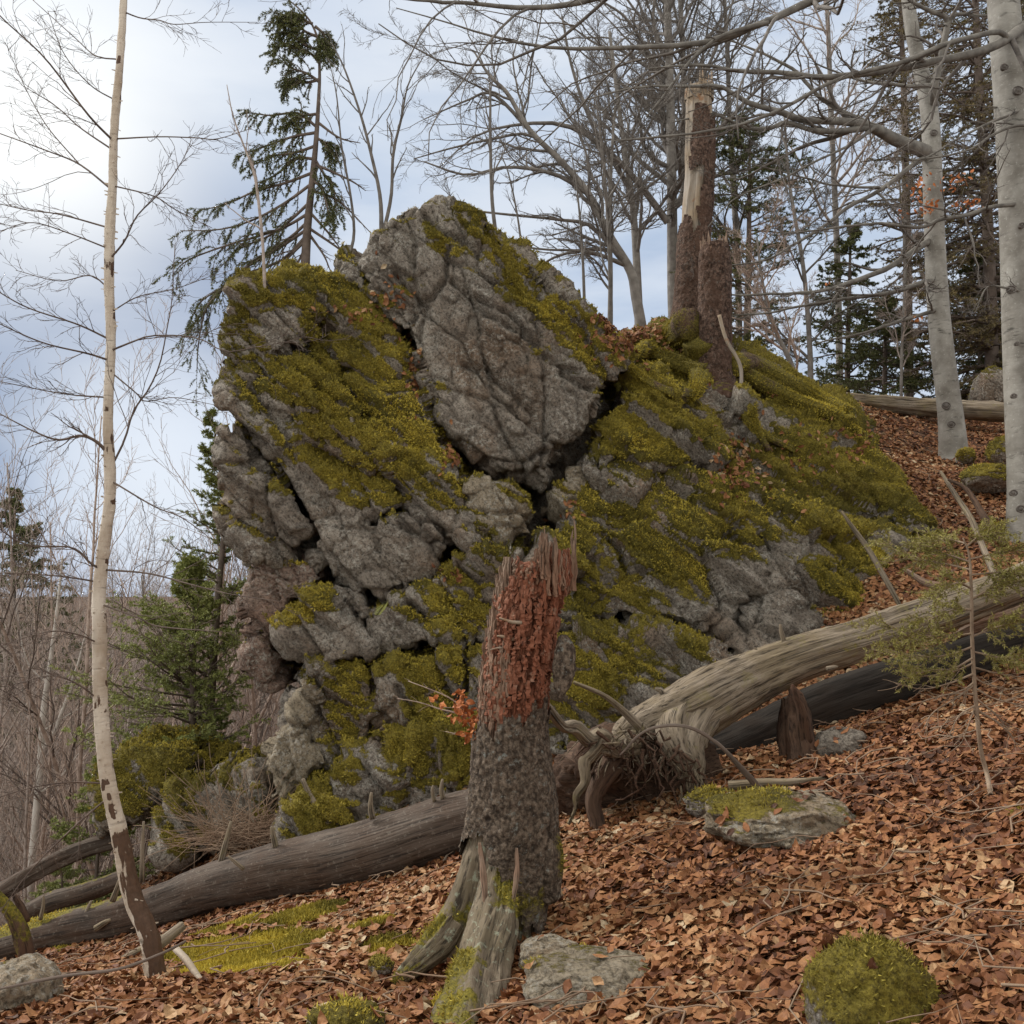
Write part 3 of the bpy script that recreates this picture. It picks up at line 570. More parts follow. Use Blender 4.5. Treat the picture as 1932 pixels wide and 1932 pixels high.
def limb(name, pts, rad, mat, parent=None, n=None, sides=24, disp=None, mossf=None, label=None, flat=None, cap=True, mask=None, s0=0.0, s=.03):
    """one tapered limb along pts (world); st = metres along / around for the grain"""
    pts = np.asarray(pts, float); L = np.linalg.norm(np.diff(pts, axis=0), axis=1).sum()
    n = n or max(8, int(L/s)); q = smooth_poly(pts, n); rr = np.interp(np.linspace(0, 1, n), np.linspace(0, 1, len(rad)), rad)
    seg = np.linalg.norm(np.diff(q, axis=0), axis=1); al = np.concatenate([[0], np.cumsum(seg)])+s0
    T = np.gradient(q, axis=0); T /= np.linalg.norm(T, axis=1, keepdims=True)+1e-9
    A = np.zeros_like(T); ref = np.array((0, 1., 0)) if abs(T[0, 1]) < .8 else np.array((1., 0, 0))
    a = np.cross(T[0], ref); a /= np.linalg.norm(a)
    for i in range(n):
        a = a-T[i]*(a@T[i]); a /= np.linalg.norm(a)+1e-9; A[i] = a
    B = np.cross(T, A); th = np.linspace(0, 2*math.pi, sides, endpoint=False)
    TH, AL = np.meshgrid(th, al); RR = np.repeat(rr[:, None], sides, 1)
    dirv = A[:, None, :]*np.cos(TH)[..., None]+B[:, None, :]*np.sin(TH)[..., None]
    st = np.stack([AL, RR*np.cos(TH), RR*np.sin(TH)], -1).reshape(-1, 3)
    D = np.zeros(TH.shape) if disp is None else disp(AL.ravel(), TH.ravel(), st, RR.ravel()).reshape(TH.shape)
    rad2 = RR+D
    V = (q[:, None, :]+dirv*rad2[..., None])
    if flat is not None:
        ax, k = flat; ax = np.asarray(ax, float); off = V-q[:, None, :]; V = V+ax*((off@ax)*(k-1))[..., None]
    V = V.reshape(-1, 3); idx = np.arange(n*sides).reshape(n, sides); u, v = idx[:-1], idx[1:]
    Q = np.stack([u, np.roll(u, -1, 1), np.roll(v, -1, 1), v], -1).reshape(-1, 4); T3 = []
    if mask is not None:
        fm = mask(AL[:-1].ravel(), TH[:-1].ravel(), st[idx[:-1].ravel()]); Q = Q[fm]
    elif cap:
        V = np.concatenate([V, [q[0]-T[0]*rr[0]*.1, q[-1]+T[-1]*rr[-1]*.3]]); st = np.concatenate([st, [[al[0], 0, 0], [al[-1], 0, 0]]])
        e = idx[0]; T3.append(np.stack([np.roll(e, -1), e, np.full(sides, n*sides)], 1)); e = idx[-1]; T3.append(np.stack([e, np.roll(e, -1), np.full(sides, n*sides+1)], 1))
    at = {'st': st}
    V = V-(np.array(parent.location) if parent is not None else 0)
    me = mesh(name, V, Q, np.concatenate(T3) if T3 else None, mat, True, at)
    nm = vnorm(me); W = V+(np.array(parent.location) if parent is not None else 0)
    mo = np.zeros(len(V)) if mossf is None else np.clip(mossf(W, nm, st), 0, 1)
    a_ = me.attributes.new('moss', 'FLOAT', 'POINT'); a_.data.foreach_set('value', mo.astype(np.float32))
    o = part(name, me, parent, label)
    if mossf is not None: ROCKS.append((W, nm, mo*.9, o, me))
    return o
def lim(px, parent, name, mat, **k):
    """px rows: px, py, distance, radius px"""
    px = np.array(px, float); pts = PA(px[:, :3]); rad = px[:, 3]*px[:, 2]/FPX
    nn = 40; t = np.linspace(0, len(px)-1, nn)
    return limb(name, pts, np.interp(t, np.arange(len(px)), rad), mat, parent, **k)
def gdisp(amp=.012, f=9, fine=.004, seed=1, lobes=.0, kk=3):
    def d(al, th, st, r):
        crk = np.clip(1-np.abs(fbm(np.stack([al*.9, np.cos(th)*f*.8, np.sin(th)*f*.8], 1), 3, seed+12))/.035, 0, 1)
        p = np.stack([al*1.1, np.cos(th)*f*.25, np.sin(th)*f*.25], 1)
        g = fbm(p*1.6, 4, seed); rg = -np.abs(fbm(np.stack([al*1.6, np.cos(th)*f*.6, np.sin(th)*f*.6], 1), 4, seed+4))
        return amp*g+amp*1.0*rg+fine*fbm(np.stack([al*30, st[:, 1]*60, st[:, 2]*60], 1), 3, seed+7)+lobes*r*np.cos(kk*th+al*1.5)-min(amp*.7, .012)*crk
    return d
def stubs(parent, rows, mat='bleached', name='branch_stub'):
    for a, b_, c, d_, dist, r in rows:
        mid = ((a+c)/2+random.uniform(-3, 3), (b_+d_)/2+random.uniform(-3, 3))
        lim([(a, b_, dist, r), (*mid, dist, r*.85), (c, d_, dist, r*.45)], parent, name, M[mat], sides=7, n=8)

# ---- fallen dark log on the left
lp = P(520, 1645, 6.25)
t_ = thing('fallen_log', 'long dark weathered log lying across the leaves left of the broken stump', 'log', lp)
topmoss = lambda k, sd: (lambda W, nm, st: np.clip(nm[:, 2]-.55, 0, 1)*2.2*np.clip(.5+1.6*fbm(W*2.2, 4, sd), 0, 1)*k)
lim([(-120, 1822, 6.95, 30), (0, 1786, 6.85, 31), (102, 1758, 6.75, 32), (238, 1727, 6.6, 35), (306, 1707, 6.5, 37), (400, 1674, 6.4, 43), (520, 1645, 6.25, 50), (646, 1620, 6.15, 57), (750, 1590, 6.05, 58), (850, 1556, 5.95, 57), (980, 1525, 5.85, 54)],
    t_, 'trunk', M['log_dark'], sides=48, disp=gdisp(.014, 10, .004, 3), mossf=lambda W, nm, st: np.clip((-2.0-W[:, 0])*1.2, 0, 1)*np.clip(nm[:, 2]-.35, 0, 1)*2.0*np.clip(.55+1.4*fbm(W*2.2, 4, 8), 0, 1))
stubs(t_, [(268, 1664, 271, 1550, 6.45, 5), (416, 1630, 436, 1550, 6.35, 6), (520, 1600, 512, 1560, 6.2, 6), (703, 1545, 701, 1495, 6.0, 6), (836, 1508, 835, 1470, 5.9, 5), (820, 1512, 817, 1482, 5.9, 4), (845, 1615, 820, 1650, 5.8, 4), (460, 1640, 430, 1615, 6.1, 4), (212, 1700, 232, 1640, 6.5, 6), (150, 1750, 172, 1700, 6.6, 5), (180, 1752, 210, 1735, 6.5, 6), (76, 1735, 82, 1690, 6.7, 4)])
# ---- two thinner logs behind it
t_ = thing('fallen_log', 'thin cracked grey log propped behind the left end of the long dark log', 'log', P(100, 1630, 7.6))
lim([(-80, 1722, 7.4, 16), (0, 1685, 7.4, 16), (68, 1644, 7.5, 15), (136, 1610, 7.6, 15), (215, 1585, 7.7, 14)], t_, 'trunk', M['log_dark'], sides=20, disp=gdisp(.03, 8, .006, 13))
t_ = thing('fallen_log', 'short mossy brown log lying low between the thin grey log and the long dark log', 'log', P(140, 1690, 7.3))
lim([(40, 1728, 7.3, 17), (100, 1700, 7.3, 18), (170, 1680, 7.3, 18), (250, 1650, 7.3, 16)], t_, 'trunk', M['log_dark'], sides=20, disp=gdisp(.01, 8, .004, 14), mossf=topmoss(.9, 3))
# ---- short decayed branch by the birch foot
t_ = thing('fallen_branch', 'short hollow-ended branch in the leaves left of the birch foot', 'branch', P(270, 1795, 5.0))
lim([(215, 1822, 5.0, 9), (260, 1800, 5.0, 12), (300, 1780, 5.0, 11), (345, 1745, 5.1, 9)], t_, 'wood', M['bleached'], sides=14, disp=gdisp(.008, 8, .003, 15))
# ---- bleached fallen tree on the right with its torn root end
t_ = thing('fallen_tree', 'bleached barkless fallen trunk arching down to torn roots on the right', 'fallen tree', P(1400, 1290, 5.9))
lim([(2080, 1030, 6.5, 35), (1932, 1098, 6.4, 35), (1850, 1130, 6.3, 36), (1700, 1184, 6.15, 40), (1600, 1215, 6.05, 40), (1500, 1246, 5.95, 42), (1420, 1278, 5.85, 48), (1350, 1312, 5.75, 57), (1300, 1340, 5.65, 60), (1245, 1362, 5.6, 50), (1190, 1380, 5.55, 34), (1165, 1392, 5.5, 18)],
    t_, 'trunk', M['bleached'], sides=64, s=.02, disp=gdisp(.026, 11, .004, 23, .03, 3), mossf=lambda W, nm, st: .25+.5*fbm(W*3, 4, 77)-.25*(W[:, 0] < 1.6))
lim([(1310, 1335, 5.66, 20), (1285, 1350, 5.58, 38), (1270, 1380, 5.46, 36), (1280, 1420, 5.38, 25), (1300, 1462, 5.36, 22), (1305, 1495, 5.36, 12), (1290, 1515, 5.36, 4)], t_, 'root', M['bleached'], sides=28, s=.012, disp=gdisp(.03, 9, .004, 25))
lim([(1350, 1325, 5.70, 16), (1325, 1355, 5.58, 34), (1302, 1400, 5.42, 32), (1312, 1440, 5.36, 20), (1325, 1480, 5.36, 6)], t_, 'root', M['bleached'], sides=24, s=.012, disp=gdisp(.026, 9, .004, 27))
lim([(1195, 1400, 5.4, 24), (1160, 1412, 5.32, 18), (1135, 1392, 5.25, 19), (1113, 1396, 5.2, 14), (1085, 1372, 5.13, 14), (1062, 1370, 5.08, 10), (1035, 1338, 5.0, 10), (1011, 1306, 4.95, 7)], t_, 'root', M['bleached'], sides=24, s=.010, disp=gdisp(.022, 7, .003, 28))
lim([(1135, 1398, 5.22, 14), (1115, 1425, 5.17, 10), (1103, 1440, 5.13, 12), (1104, 1475, 5.1, 8), (1088, 1500, 5.09, 8), (1086, 1525, 5.08, 4), (1073, 1555, 5.08, 2)], t_, 'root', M['bleached'], sides=20, s=.010, disp=gdisp(.018, 7, .003, 29))
lim([(1215, 1380, 5.4, 12), (1180, 1345, 5.35, 8), (1140, 1312, 5.3, 5), (1082, 1287, 5.3, 3)], t_, 'root', M['bleached'], sides=9, disp=gdisp(.006, 7, .002, 30))
lim([(1180, 1405, 5.45, 30), (1150, 1450, 5.4, 24), (1120, 1510, 5.35, 16), (1128, 1565, 5.3, 13), (1105, 1620, 5.2, 6)], t_, 'root', M['rotten_brown'], sides=16, disp=gdisp(.03, 7, .006, 31))
lim([(1240, 1400, 5.55, 36), (1215, 1450, 5.6, 34), (1225, 1500, 5.6, 22), (1240, 1540, 5.5, 8)], t_, 'root', M['rotten_brown'], sides=18, disp=gdisp(.045, 7, .008, 32))
lim([(1090, 1440, 5.45, 30), (1130, 1430, 5.6, 62), (1200, 1440, 5.75, 80), (1280, 1450, 5.8, 75), (1340, 1440, 5.85, 50)], t_, 'root_plate', M['rotten_brown'], sides=30, s=.015, disp=gdisp(.07, 9, .02, 33), label='dark crumbling earthy root plate')
unit3 = lambda v: v/(np.linalg.norm(v)+1e-9)
c0 = P(1195, 1475, 5.85)
def earth(c, rx, ry, rz, sd):
    n = 60; u = np.linspace(0, 2*math.pi, n*2, endpoint=False); v = np.linspace(-math.pi/2, math.pi/2, n); U, Vv = np.meshgrid(u, v)
    S = np.stack([np.cos(U)*np.cos(Vv), np.sin(U)*np.cos(Vv), np.sin(Vv)], -1).reshape(-1, 3); V = S*(1+.30*fbm(S*2+sd, 4, sd)+.14*fbm(S*8, 4, sd+1))[:, None]*np.array([rx, ry, rz])+c
    idx = np.arange(n*2*n).reshape(n, 2*n); a, b_ = idx[:-1], idx[1:]; Q = np.stack([a, np.roll(a, -1, 1), np.roll(b_, -1, 1), b_], -1).reshape(-1, 4)
    return mesh('root_earth', V-np.array(t_.location), Q, None, M['rotten_brown'], True, {'st': V*3, 'moss': np.zeros(len(V))})
part('root_earth', earth(c0, .50, .26, .30, 5), t_, 'dark earth still clinging between the roots')
tb = MB()
for k in range(34):
    a = P(random.uniform(1120, 1320), random.uniform(1380, 1450), random.uniform(5.3, 5.5)); b_ = a+np.array([random.uniform(-.18, .18), random.uniform(-.15, .05), random.uniform(-.32, -.05)])
    mid = (a+b_)/2+np.array([random.uniform(-.06, .06), random.uniform(-.05, .02), random.uniform(-.02, .06)])
    r0 = random.uniform(.003, .012); wp = smooth_poly([a, mid, b_], 9); wp[1:] += rng.normal(0, .012, (8, 3)); tubes(tb, [(wp, np.linspace(r0, r0*.3, 9))], 5)
tb.build('rootlets', M['rotten_brown'], t_, extra={'st': np.concatenate(tb.V), 'moss': np.zeros(tb.n)})['kind'] = 'stuff'
sb = MB(); sd_b = MB()
for k in range(150):
    q = random.random(); cx_, cy_, dd = random.choice([(1300, 1490, 5.35), (1310, 1470, 5.34), (1170, 1400, 5.3), (1210, 1395, 5.4), (1250, 1430, 5.42), (1130, 1400, 5.2), (1190, 1440, 5.4), (1280, 1440, 5.35)])
    a = P(cx_+random.gauss(0, 16), cy_+random.gauss(0, 14), dd+random.uniform(-.05, .08)); L = random.uniform(.03, .15); dv = unit3(np.array([random.gauss(-.15, .6), random.gauss(-.4, .3), random.gauss(-.7, .55)]))
    m_ = a+dv*L*.5+rng.normal(0, .012, 3); e = a+dv*L+rng.normal(0, .02, 3); r0 = random.uniform(.003, .011); tubes(sb if k % 2 else sd_b, [(smooth_poly([a-dv*.02, m_, e], 6), np.array([r0, r0*1.1, r0*.8, r0*.7, r0*.4, r0*.15]))], 5)
for mb_, mt_ in ((sb, 'bleached'), (sd_b, 'rotten_brown')):
    V = np.concatenate(mb_.V); mb_.build('root_splinters', M[mt_], t_, smooth=False, extra={'st': np.stack([V[:, 2], V[:, 0], V[:, 1]], 1), 'moss': np.zeros(len(V))})['kind'] = 'stuff'
stubs(t_, [(1480, 1212, 1472, 1178, 5.9, 5), (1430, 1232, 1424, 1222, 5.85, 4), (1610, 1180, 1608, 1170, 6, 3), (1250, 1310, 1236, 1300, 5.6, 6), (1560, 1262, 1580, 1258, 5.75, 5)])
# ---- dark log behind it and a splintered one at the frame edge
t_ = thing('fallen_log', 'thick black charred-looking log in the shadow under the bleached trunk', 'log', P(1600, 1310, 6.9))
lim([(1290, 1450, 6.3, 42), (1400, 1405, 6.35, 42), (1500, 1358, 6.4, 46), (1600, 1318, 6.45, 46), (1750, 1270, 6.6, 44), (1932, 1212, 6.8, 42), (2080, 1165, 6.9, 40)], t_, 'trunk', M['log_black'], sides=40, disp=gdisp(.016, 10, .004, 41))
t_ = thing('fallen_log', 'splintered reddish log crossing at the right edge just below the bleached trunk', 'log', P(1900, 1165, 6.8))
lim([(1790, 1205, 6.55, 5), (1840, 1182, 6.55, 12), (1900, 1165, 6.6, 16), (1960, 1150, 6.6, 17), (2060, 1130, 6.7, 17)], t_, 'trunk', M['rotten_grey'], sides=20, disp=gdisp(.03, 7, .004, 43))
# ---- ridge log behind the beeches
t_ = thing('fallen_log', 'long grey cracked log lying along the ridge behind the beech trunks', 'log', P(1750, 770, 13.2))
lim([(1545, 745, 13.6, 8), (1600, 755, 13.3, 14), (1700, 765, 13.0, 18), (1800, 772, 12.7, 20), (1900, 778, 12.4, 21), (2050, 790, 12, 22)], t_, 'trunk', M['bleached'], sides=28, disp=gdisp(.05, 9, .01, 45))
# ---- small rotten stump between the logs
t_ = thing('rotten_stump', 'small dark rotten stump with broken prongs in front of the black log', 'stump', on_ground(1520, 1460))
def jag(W, k, seed): return W
lim([(1522, 1470, 5.55, 38), (1520, 1430, 5.6, 31), (1512, 1390, 5.65, 27), (1508, 1350, 5.7, 22), (1500, 1315, 5.7, 16), (1492, 1300, 5.7, 4)], t_, 'wood', M['rotten_brown'], sides=24, s=.015, disp=gdisp(.05, 6, .01, 51))
lim([(1500, 1455, 5.65, 26), (1488, 1400, 5.75, 20), (1484, 1350, 5.8, 14), (1478, 1318, 5.8, 5)], t_, 'prong', M['rotten_brown'], sides=16, s=.015, disp=gdisp(.04, 5, .01, 52))
lim([(1520, 1400, 5.6, 14), (1512, 1340, 5.55, 9), (1498, 1305, 5.55, 6), (1494, 1292, 5.55, 3)], t_, 'prong', M['rotten_brown'], sides=10, s=.015, disp=gdisp(.015, 5, .005, 53))

# ---- the broken stump in the foreground
SD = 4.45
t_ = stump = thing('broken_stump', 'tall jagged broken spruce stump with raw red rotten wood above its bark', 'stump', P(960, 1700, SD))
ax = [(935, 1790, 4.40, 60), (948, 1700, 4.42, 64), (962, 1620, SD, 71), (969, 1547, SD, 71), (966, 1450, SD, 65), (965, 1377, SD, 60), (970, 1300, SD, 62), (985, 1210, SD, 62), (1000, 1130, SD, 60), (1008, 1092, SD, 56), (1010, 1070, SD, 46)]
def rotd(al, th, st, r):
    p = np.stack([al*11, st[:, 1]*36+.0*al, st[:, 2]*36], 1); p = p+.25*np.stack([fbm(p*.5, 2, 3), fbm(p*.5, 2, 4), fbm(p*.5, 2, 5)], 1)
    f1, f2, off, rid = worley(p*np.array([1, 1, 1]), 81); col = np.floor(th*r*36)
    up = np.clip((al-.95)/.15, 0, 1)
    return up*((rid[:, 0]-.5)*.030-.020*np.exp(-((f2-f1)/.12)**2))+.012*fbm(np.stack([al*1.0, st[:, 1]*14, st[:, 2]*14], 1), 4, 82)-.012*np.abs(fbm(np.stack([al*2, st[:, 1]*50, st[:, 2]*50], 1), 3, 84))-.008
def flare(al, th):
    def lobe(c, w_): d = (th-c+math.pi)%(2*math.pi)-math.pi; return np.exp(-(d/w_)**2)
    k = np.exp(-np.clip(al, 0, 9)/.24)
    return k*(.215*lobe(.30, .42)+.10*lobe(1.35, .38)+.05*lobe(2.5, .4)+.06*lobe(3.4, .5)+.05*lobe(5, .8))-.022*np.exp(-np.clip(al-.02, 0, 9)/.25)*(lobe(.85, .22)+lobe(1.95, .25))
lim(ax, t_, 'heartwood', M['rotten_red'], sides=150, s=.008, disp=rotd, cap=True, label='raw red crumbling heartwood')
# jagged top and the vertical splinters that stand proud of it
def axp(py): # centre and radius at picture height
    A_ = np.array(ax); o = np.argsort(A_[:, 1]); return np.interp(py, A_[o, 1], A_[o, 0]), np.interp(py, A_[o, 1], A_[o, 2]), np.interp(py, A_[o, 1], A_[o, 3])
def splinter(mb, cx, cy, x, y, py0, py1, w, tk, twist, tipw=.15):
    c0 = P(x, py0, SD); c1 = P(x+random.uniform(-3, 3), py1, SD); 
    n = 9; V = []
    for i in range(n):
        f = i/(n-1); c = c0*(1-f)+c1*f; ww = w*(1-f**3*(1-tipw))*(1+.25*math.sin(i*2.3+x)); 
        c = c+np.array([0, y, 0])+.004*np.array([math.sin(i*1.7+x), math.cos(i*1.3+x), 0])
        ca, sa = math.cos(twist), math.sin(twist)
        for qx, qy in ((-.5, -.5), (.5, -.5), (.5, .5), (-.5, .5)):
            V.append(c+np.array([(qx*ww)*ca-(qy*tk)*sa, (qx*ww)*sa+(qy*tk)*ca, 0]))
    idx = np.arange(n*4).reshape(n, 4); Q = np.stack([idx[:-1], np.roll(idx[:-1], -1, 1), np.roll(idx[1:], -1, 1), idx[1:]], -1).reshape(-1, 4)
    mb.add(V, np.concatenate([Q, idx[-1:]]), None)
top_x = [940, 958, 980, 997, 1010, 1026, 1035, 1045, 1056, 1064, 1072, 1084, 1092]; top_y = [1085, 1050, 1048, 1066, 1040, 996, 1030, 1014, 1040, 1034, 1036, 985, 1060]
mg, mr = MB(), MB()
cxr, _, rr_ = axp(1060)
for k in range(330):
    th = random.uniform(0, 2*math.pi); rad = random.choice([1.0, 1.0, .9, .75, .55, .3]); x = 1013+math.cos(th)*62*rad; y = math.sin(th)*60*rad*SD/FPX
    tp = np.interp(x, top_x, top_y)+abs(random.gauss(0, 14))+(1-rad)*12
    if abs(x-1084) > 7 and tp < 1010: tp = max(tp, 1016+random.uniform(-10, 20)) if abs(x-1026) > 7 else tp
    w_ = random.uniform(.010, .020); (mg if (random.random() < .45 or tp < 1030) else mr).__class__
    splinter(mg if (random.random() < .45 or tp < 1030) else mr, 0, 0, x, y, max(tp+25, 1092+random.uniform(-15, 35)), tp, w_, random.uniform(.008, .014), th)
for x_, tp, w_ in ((1084, 980, .020), (1080, 1000, .022), (1026, 994, .016), (1021, 1012, .02), (1046, 1013, .018), (958, 1050, .020), (966, 1058, .02), (974, 1045, .014)):
    splinter(mg, 0, 0, x_, random.uniform(-.09, -.04) if x_ < 1075 and x_ > 965 else -.01, 1115, tp, w_, .012, 0, .1)
def st_from(mb):
    V = np.concatenate(mb.V); return {'st': np.stack([V[:, 2], V[:, 0], V[:, 1]], 1), 'moss': np.zeros(len(V))}
mg.build('splinter_crown', M['rotten_grey'], t_, smooth=False, extra=st_from(mg), label='pale grey jagged splinters round the broken top')
# proud strips of wood on the face
for k in range(260):
    py = random.uniform(1100, 1345); cx_, _, r_ = axp(py); th = random.uniform(math.pi*1.02, math.pi*1.98); x = cx_+math.cos(th)*r_*.99; y = math.sin(th)*r_*.99*SD/FPX
    h = random.uniform(14, 42)*(1.5 if random.random() < .2 else 1); 
    g_ = random.random() < (.75 if x < cx_-38 else (.28 if py < 1250 else .5))
    splinter(mg if False else mr, 0, 0, x, y, py+h/2, py-h/2, random.uniform(.010, .022), random.uniform(.014, .03), th+math.pi/2, .75)
mr.build('rotten_splinters', M['rotten_red'], t_, smooth=False, extra=st_from(mr))
mgl = MB()
for k in range(120):
    py = random.uniform(1090, 1372); cx_, _, r_ = axp(py); th = random.uniform(math.pi*.98, math.pi*(1.22 if py < 1240 else 1.42)); x = cx_+math.cos(th)*r_*1.01; y = math.sin(th)*r_*1.01*SD/FPX
    splinter(mgl, 0, 0, x, y, py+random.uniform(30, 60), py-random.uniform(20, 50), random.uniform(.010, .022), .014, th+math.pi/2, .3)
mgl.build('sapwood_strips', M['rotten_grey'], t_, smooth=False, extra=st_from(mgl))
# bark sleeve
def barkd(al, th, st, r):
    p = np.stack([al*22, st[:, 1]*42, st[:, 2]*42], 1); p = p+.9*np.stack([fbm(p*.35, 3, 3), fbm(p*.35, 3, 4), fbm(p*.35, 3, 5)], 1)
    f1, f2, off, rid = worley(p, 91); q = fbm(np.stack([al*60, st[:, 1]*110, st[:, 2]*110], 1), 3, 93)
    return .012+(rid[:, 0]-.3)*.006-.004*np.exp(-((f2-f1)/.10)**2)+.007*q+.004*(off*(rid-.5)).sum(1)+.010*fbm(np.stack([al*3, st[:, 1]*8, st[:, 2]*8], 1), 3, 92)
axb = [r_ for r_ in ax if r_[1] >= 1300]
axf = [(930, 1830, 4.38, 68)]+[r_ for r_ in ax if r_[1] >= 1500]
def fld(al, th, st, r):
    g = -np.abs(fbm(np.stack([al*2.2, np.cos(th)*5, np.sin(th)*5], 1), 4, 115)); return flare(al-.08, th)+.030*g+.004+.010*fbm(np.stack([al*5, np.cos(th)*3, np.sin(th)*3], 1), 3, 116)-.022*np.abs(fbm(np.stack([al*3, np.cos(th)*11, np.sin(th)*11], 1), 3, 117))
lim(axf, t_, 'root_flare', M['root_wood'], sides=200, s=.008, disp=fld, mossf=lambda W, nm, st: np.clip(.22+1.1*fbm(W*5, 4, 101)+.35*np.clip(-1.3-W[:, 2], 0, 1), 0, 1))
def bmask(al, th, st):
    # th measured from A axis; front (towards camera) found by point direction later
    j = .13*fbm(np.stack([st[:, 1]*26, st[:, 2]*26, al*1.5], 1), 4, 95)
    side = np.cos(th)   # +1 = one side
    top = 1.00+.05*side*_bs+j*1.1
    lobe_ = np.exp(-(((th-.55+math.pi)%(2*math.pi)-math.pi)/1.15)**2); lowcut = .04+.44*lobe_+j*1.1
    return (al < top)&(al > lowcut-(.0))
_bs = -1.0
lim(axb, t_, 'bark', M['bark'], sides=150, s=.008, disp=lambda al, th, st, r: barkd(al, th, st, r)+flare(al, th)+.010, mask=bmask, cap=False, label='scaly grey bark sleeve flecked with lichen',
    mossf=lambda W, nm, st: np.clip((-1.05-W[:, 2])*2.2, 0, .62)*np.clip(.7+fbm(W*6, 4, 96), 0, 1))
# hanging bark flap
fl = [(1062, 1200, 4.36, 10), (1066, 1230, 4.34, 22), (1064, 1265, 4.33, 23), (1060, 1295, 4.33, 17), (1056, 1318, 4.33, 5)]
lim(fl, t_, 'bark_flap', M['bark'], sides=30, s=.008, disp=gdisp(.012, 12, .006, 97), flat=((0, 1, 0), .25), label='loose flap of bark hanging on the right side')
rmoss = lambda k: (lambda W, nm, st: np.clip(k+1.0*fbm(W*5, 4, 101)+.3*nm[:, 2], 0, 1))
lim([(850, 1745, 4.18, 26), (822, 1785, 4.10, 30), (785, 1822, 4.0, 22), (745, 1855, 3.94, 8)], t_, 'root', M['root_wood'], sides=56, s=.010, disp=gdisp(.026, 9, .004, 105), mossf=rmoss(.34))
lim([(945, 1640, 4.36, 30), (932, 1740, 4.16, 46), (912, 1810, 3.96, 52), (898, 1870, 3.74, 58), (885, 1940, 3.46, 66), (870, 2020, 3.2, 60)], t_, 'root', M['root_wood'], sides=64, s=.010, disp=gdisp(.034, 10, .006, 106), mossf=lambda W, nm, st: np.clip(.25+1.0*fbm(W*5, 4, 101)+.5*np.clip(-1.45-W[:, 2], 0, 1), 0, 1))
lim([(1000, 1480, 4.42, 16), (1012, 1560, 4.42, 40), (1022, 1620, 4.40, 42), (1030, 1665, 4.38, 34), (1045, 1700, 4.35, 14)], t_, 'root', M['bark'], sides=40, s=.012, disp=gdisp(.02, 9, .006, 107), mossf=rmoss(.25))
for rw_ in ([(905, 1590, 4.25, 3), (912, 1650, 4.20, 7), (916, 1710, 4.15, 5), (915, 1750, 4.12, 1)], [(975, 1600, 4.25, 3), (975, 1650, 4.21, 6), (968, 1700, 4.17, 4), (964, 1730, 4.15, 1)]):
    lim(rw_, t_, 'splinter', M['rotten_grey'], sides=12, s=.01, disp=gdisp(.006, 5, .003, 108), flat=((0, 1, 0), .35))
stubs(t_, [(985, 1175, 942, 1166, 4.30, 4), (970, 1207, 938, 1200, 4.32, 4), (960, 1222, 925, 1226, 4.32, 2.5), (925, 1280, 912, 1280, 4.40, 2)], 'snag_wood', 'branch_stub')

# ---- leaning dead sticks
def stick(rows, label, mat='bleached', name='dead_stick', cat='stick', seed=1):
    o = thing(name, label, cat, P(*rows[0][:3])); lim(rows, o, 'wood', M[mat], sides=10, s=.03, disp=gdisp(.006, 5, .002, seed)); return o
stick([(1700, 1145, 7.0, 5), (1672, 1095, 7.1, 6), (1640, 1040, 7.2, 5.5), (1612, 1000, 7.3, 5), (1588, 965, 7.4, 3)], 'pale straight dead stick leaning on the right flank of the outcrop')
stick([(1878, 1090, 7.2, 7), (1850, 1020, 7.6, 6), (1830, 975, 7.9, 6), (1800, 930, 8.3, 5), (1775, 890, 8.6, 3)], 'whitish forked stick standing in the leaves left of the near beech', seed=2)
stick([(1896, 1030, 7.7, 8), (1860, 980, 7.9, 7), (1825, 925, 8.2, 5), (1790, 905, 8.4, 3)], 'dark brown stick leaning across the whitish forked stick', 'rotten_brown', seed=3)
stick([(1790, 1108, 6.6, 8), (1745, 1098, 6.7, 7), (1705, 1072, 6.8, 4)], 'short mossy branch resting on top of the bleached trunk', 'rotten_grey', seed=4)
stick([(1440, 1495, 5.1, 8), (1400, 1450, 5.0, 6), (1350, 1400, 4.9, 4), (1290, 1370, 4.85, 3.5), (1220, 1378, 4.8, 3), (1170, 1425, 4.8, 2)], 'thin arching dead branch hooked over the torn roots', 'twig', seed=5)
stick([(1375, 1483, 5.2, 9), (1440, 1478, 5.15, 9), (1500, 1476, 5.1, 8), (1560, 1468, 5.1, 5)], 'smooth pale stick lying along the flat mossy rock', seed=6)
stick([(1000, 1932-40, 3.55, 7), (1060, 1870, 3.6, 8), (1110, 1850, 3.65, 8), (1140, 1835, 3.7, 5)], 'broken piece of branch lying on the flat stone right of the stump roots', 'deadtwig', seed=7)
stick([(1278, 1790, 3.9, 6), (1300, 1760, 3.95, 6), (1318, 1738, 4.0, 4)], 'short pale stick in the leaves below the arching branch', seed=8)
stick([(620, 1556, 6.9, 6), (600, 1525, 6.95, 6), (582, 1495, 7.0, 5), (571, 1470, 7.0, 4)], 'grey stick leaning against the lower left foot of the outcrop', seed=9)
stick([(-20, 1870, 3.7, 2.5), (120, 1842, 3.8, 3.5), (220, 1828, 3.85, 3.5), (300, 1800, 3.9, 3), (350, 1775, 4.0, 2)], 'long thin curved twig lying in front of the birch foot', 'twig', seed=10)
stick([(330, 1790, 4.3, 7), (352, 1812, 4.25, 7), (372, 1840, 4.2, 6), (395, 1868, 4.15, 3)], 'peeling birch root poking out right of the birch foot', 'birch', 'birch_root', 'root', seed=11)
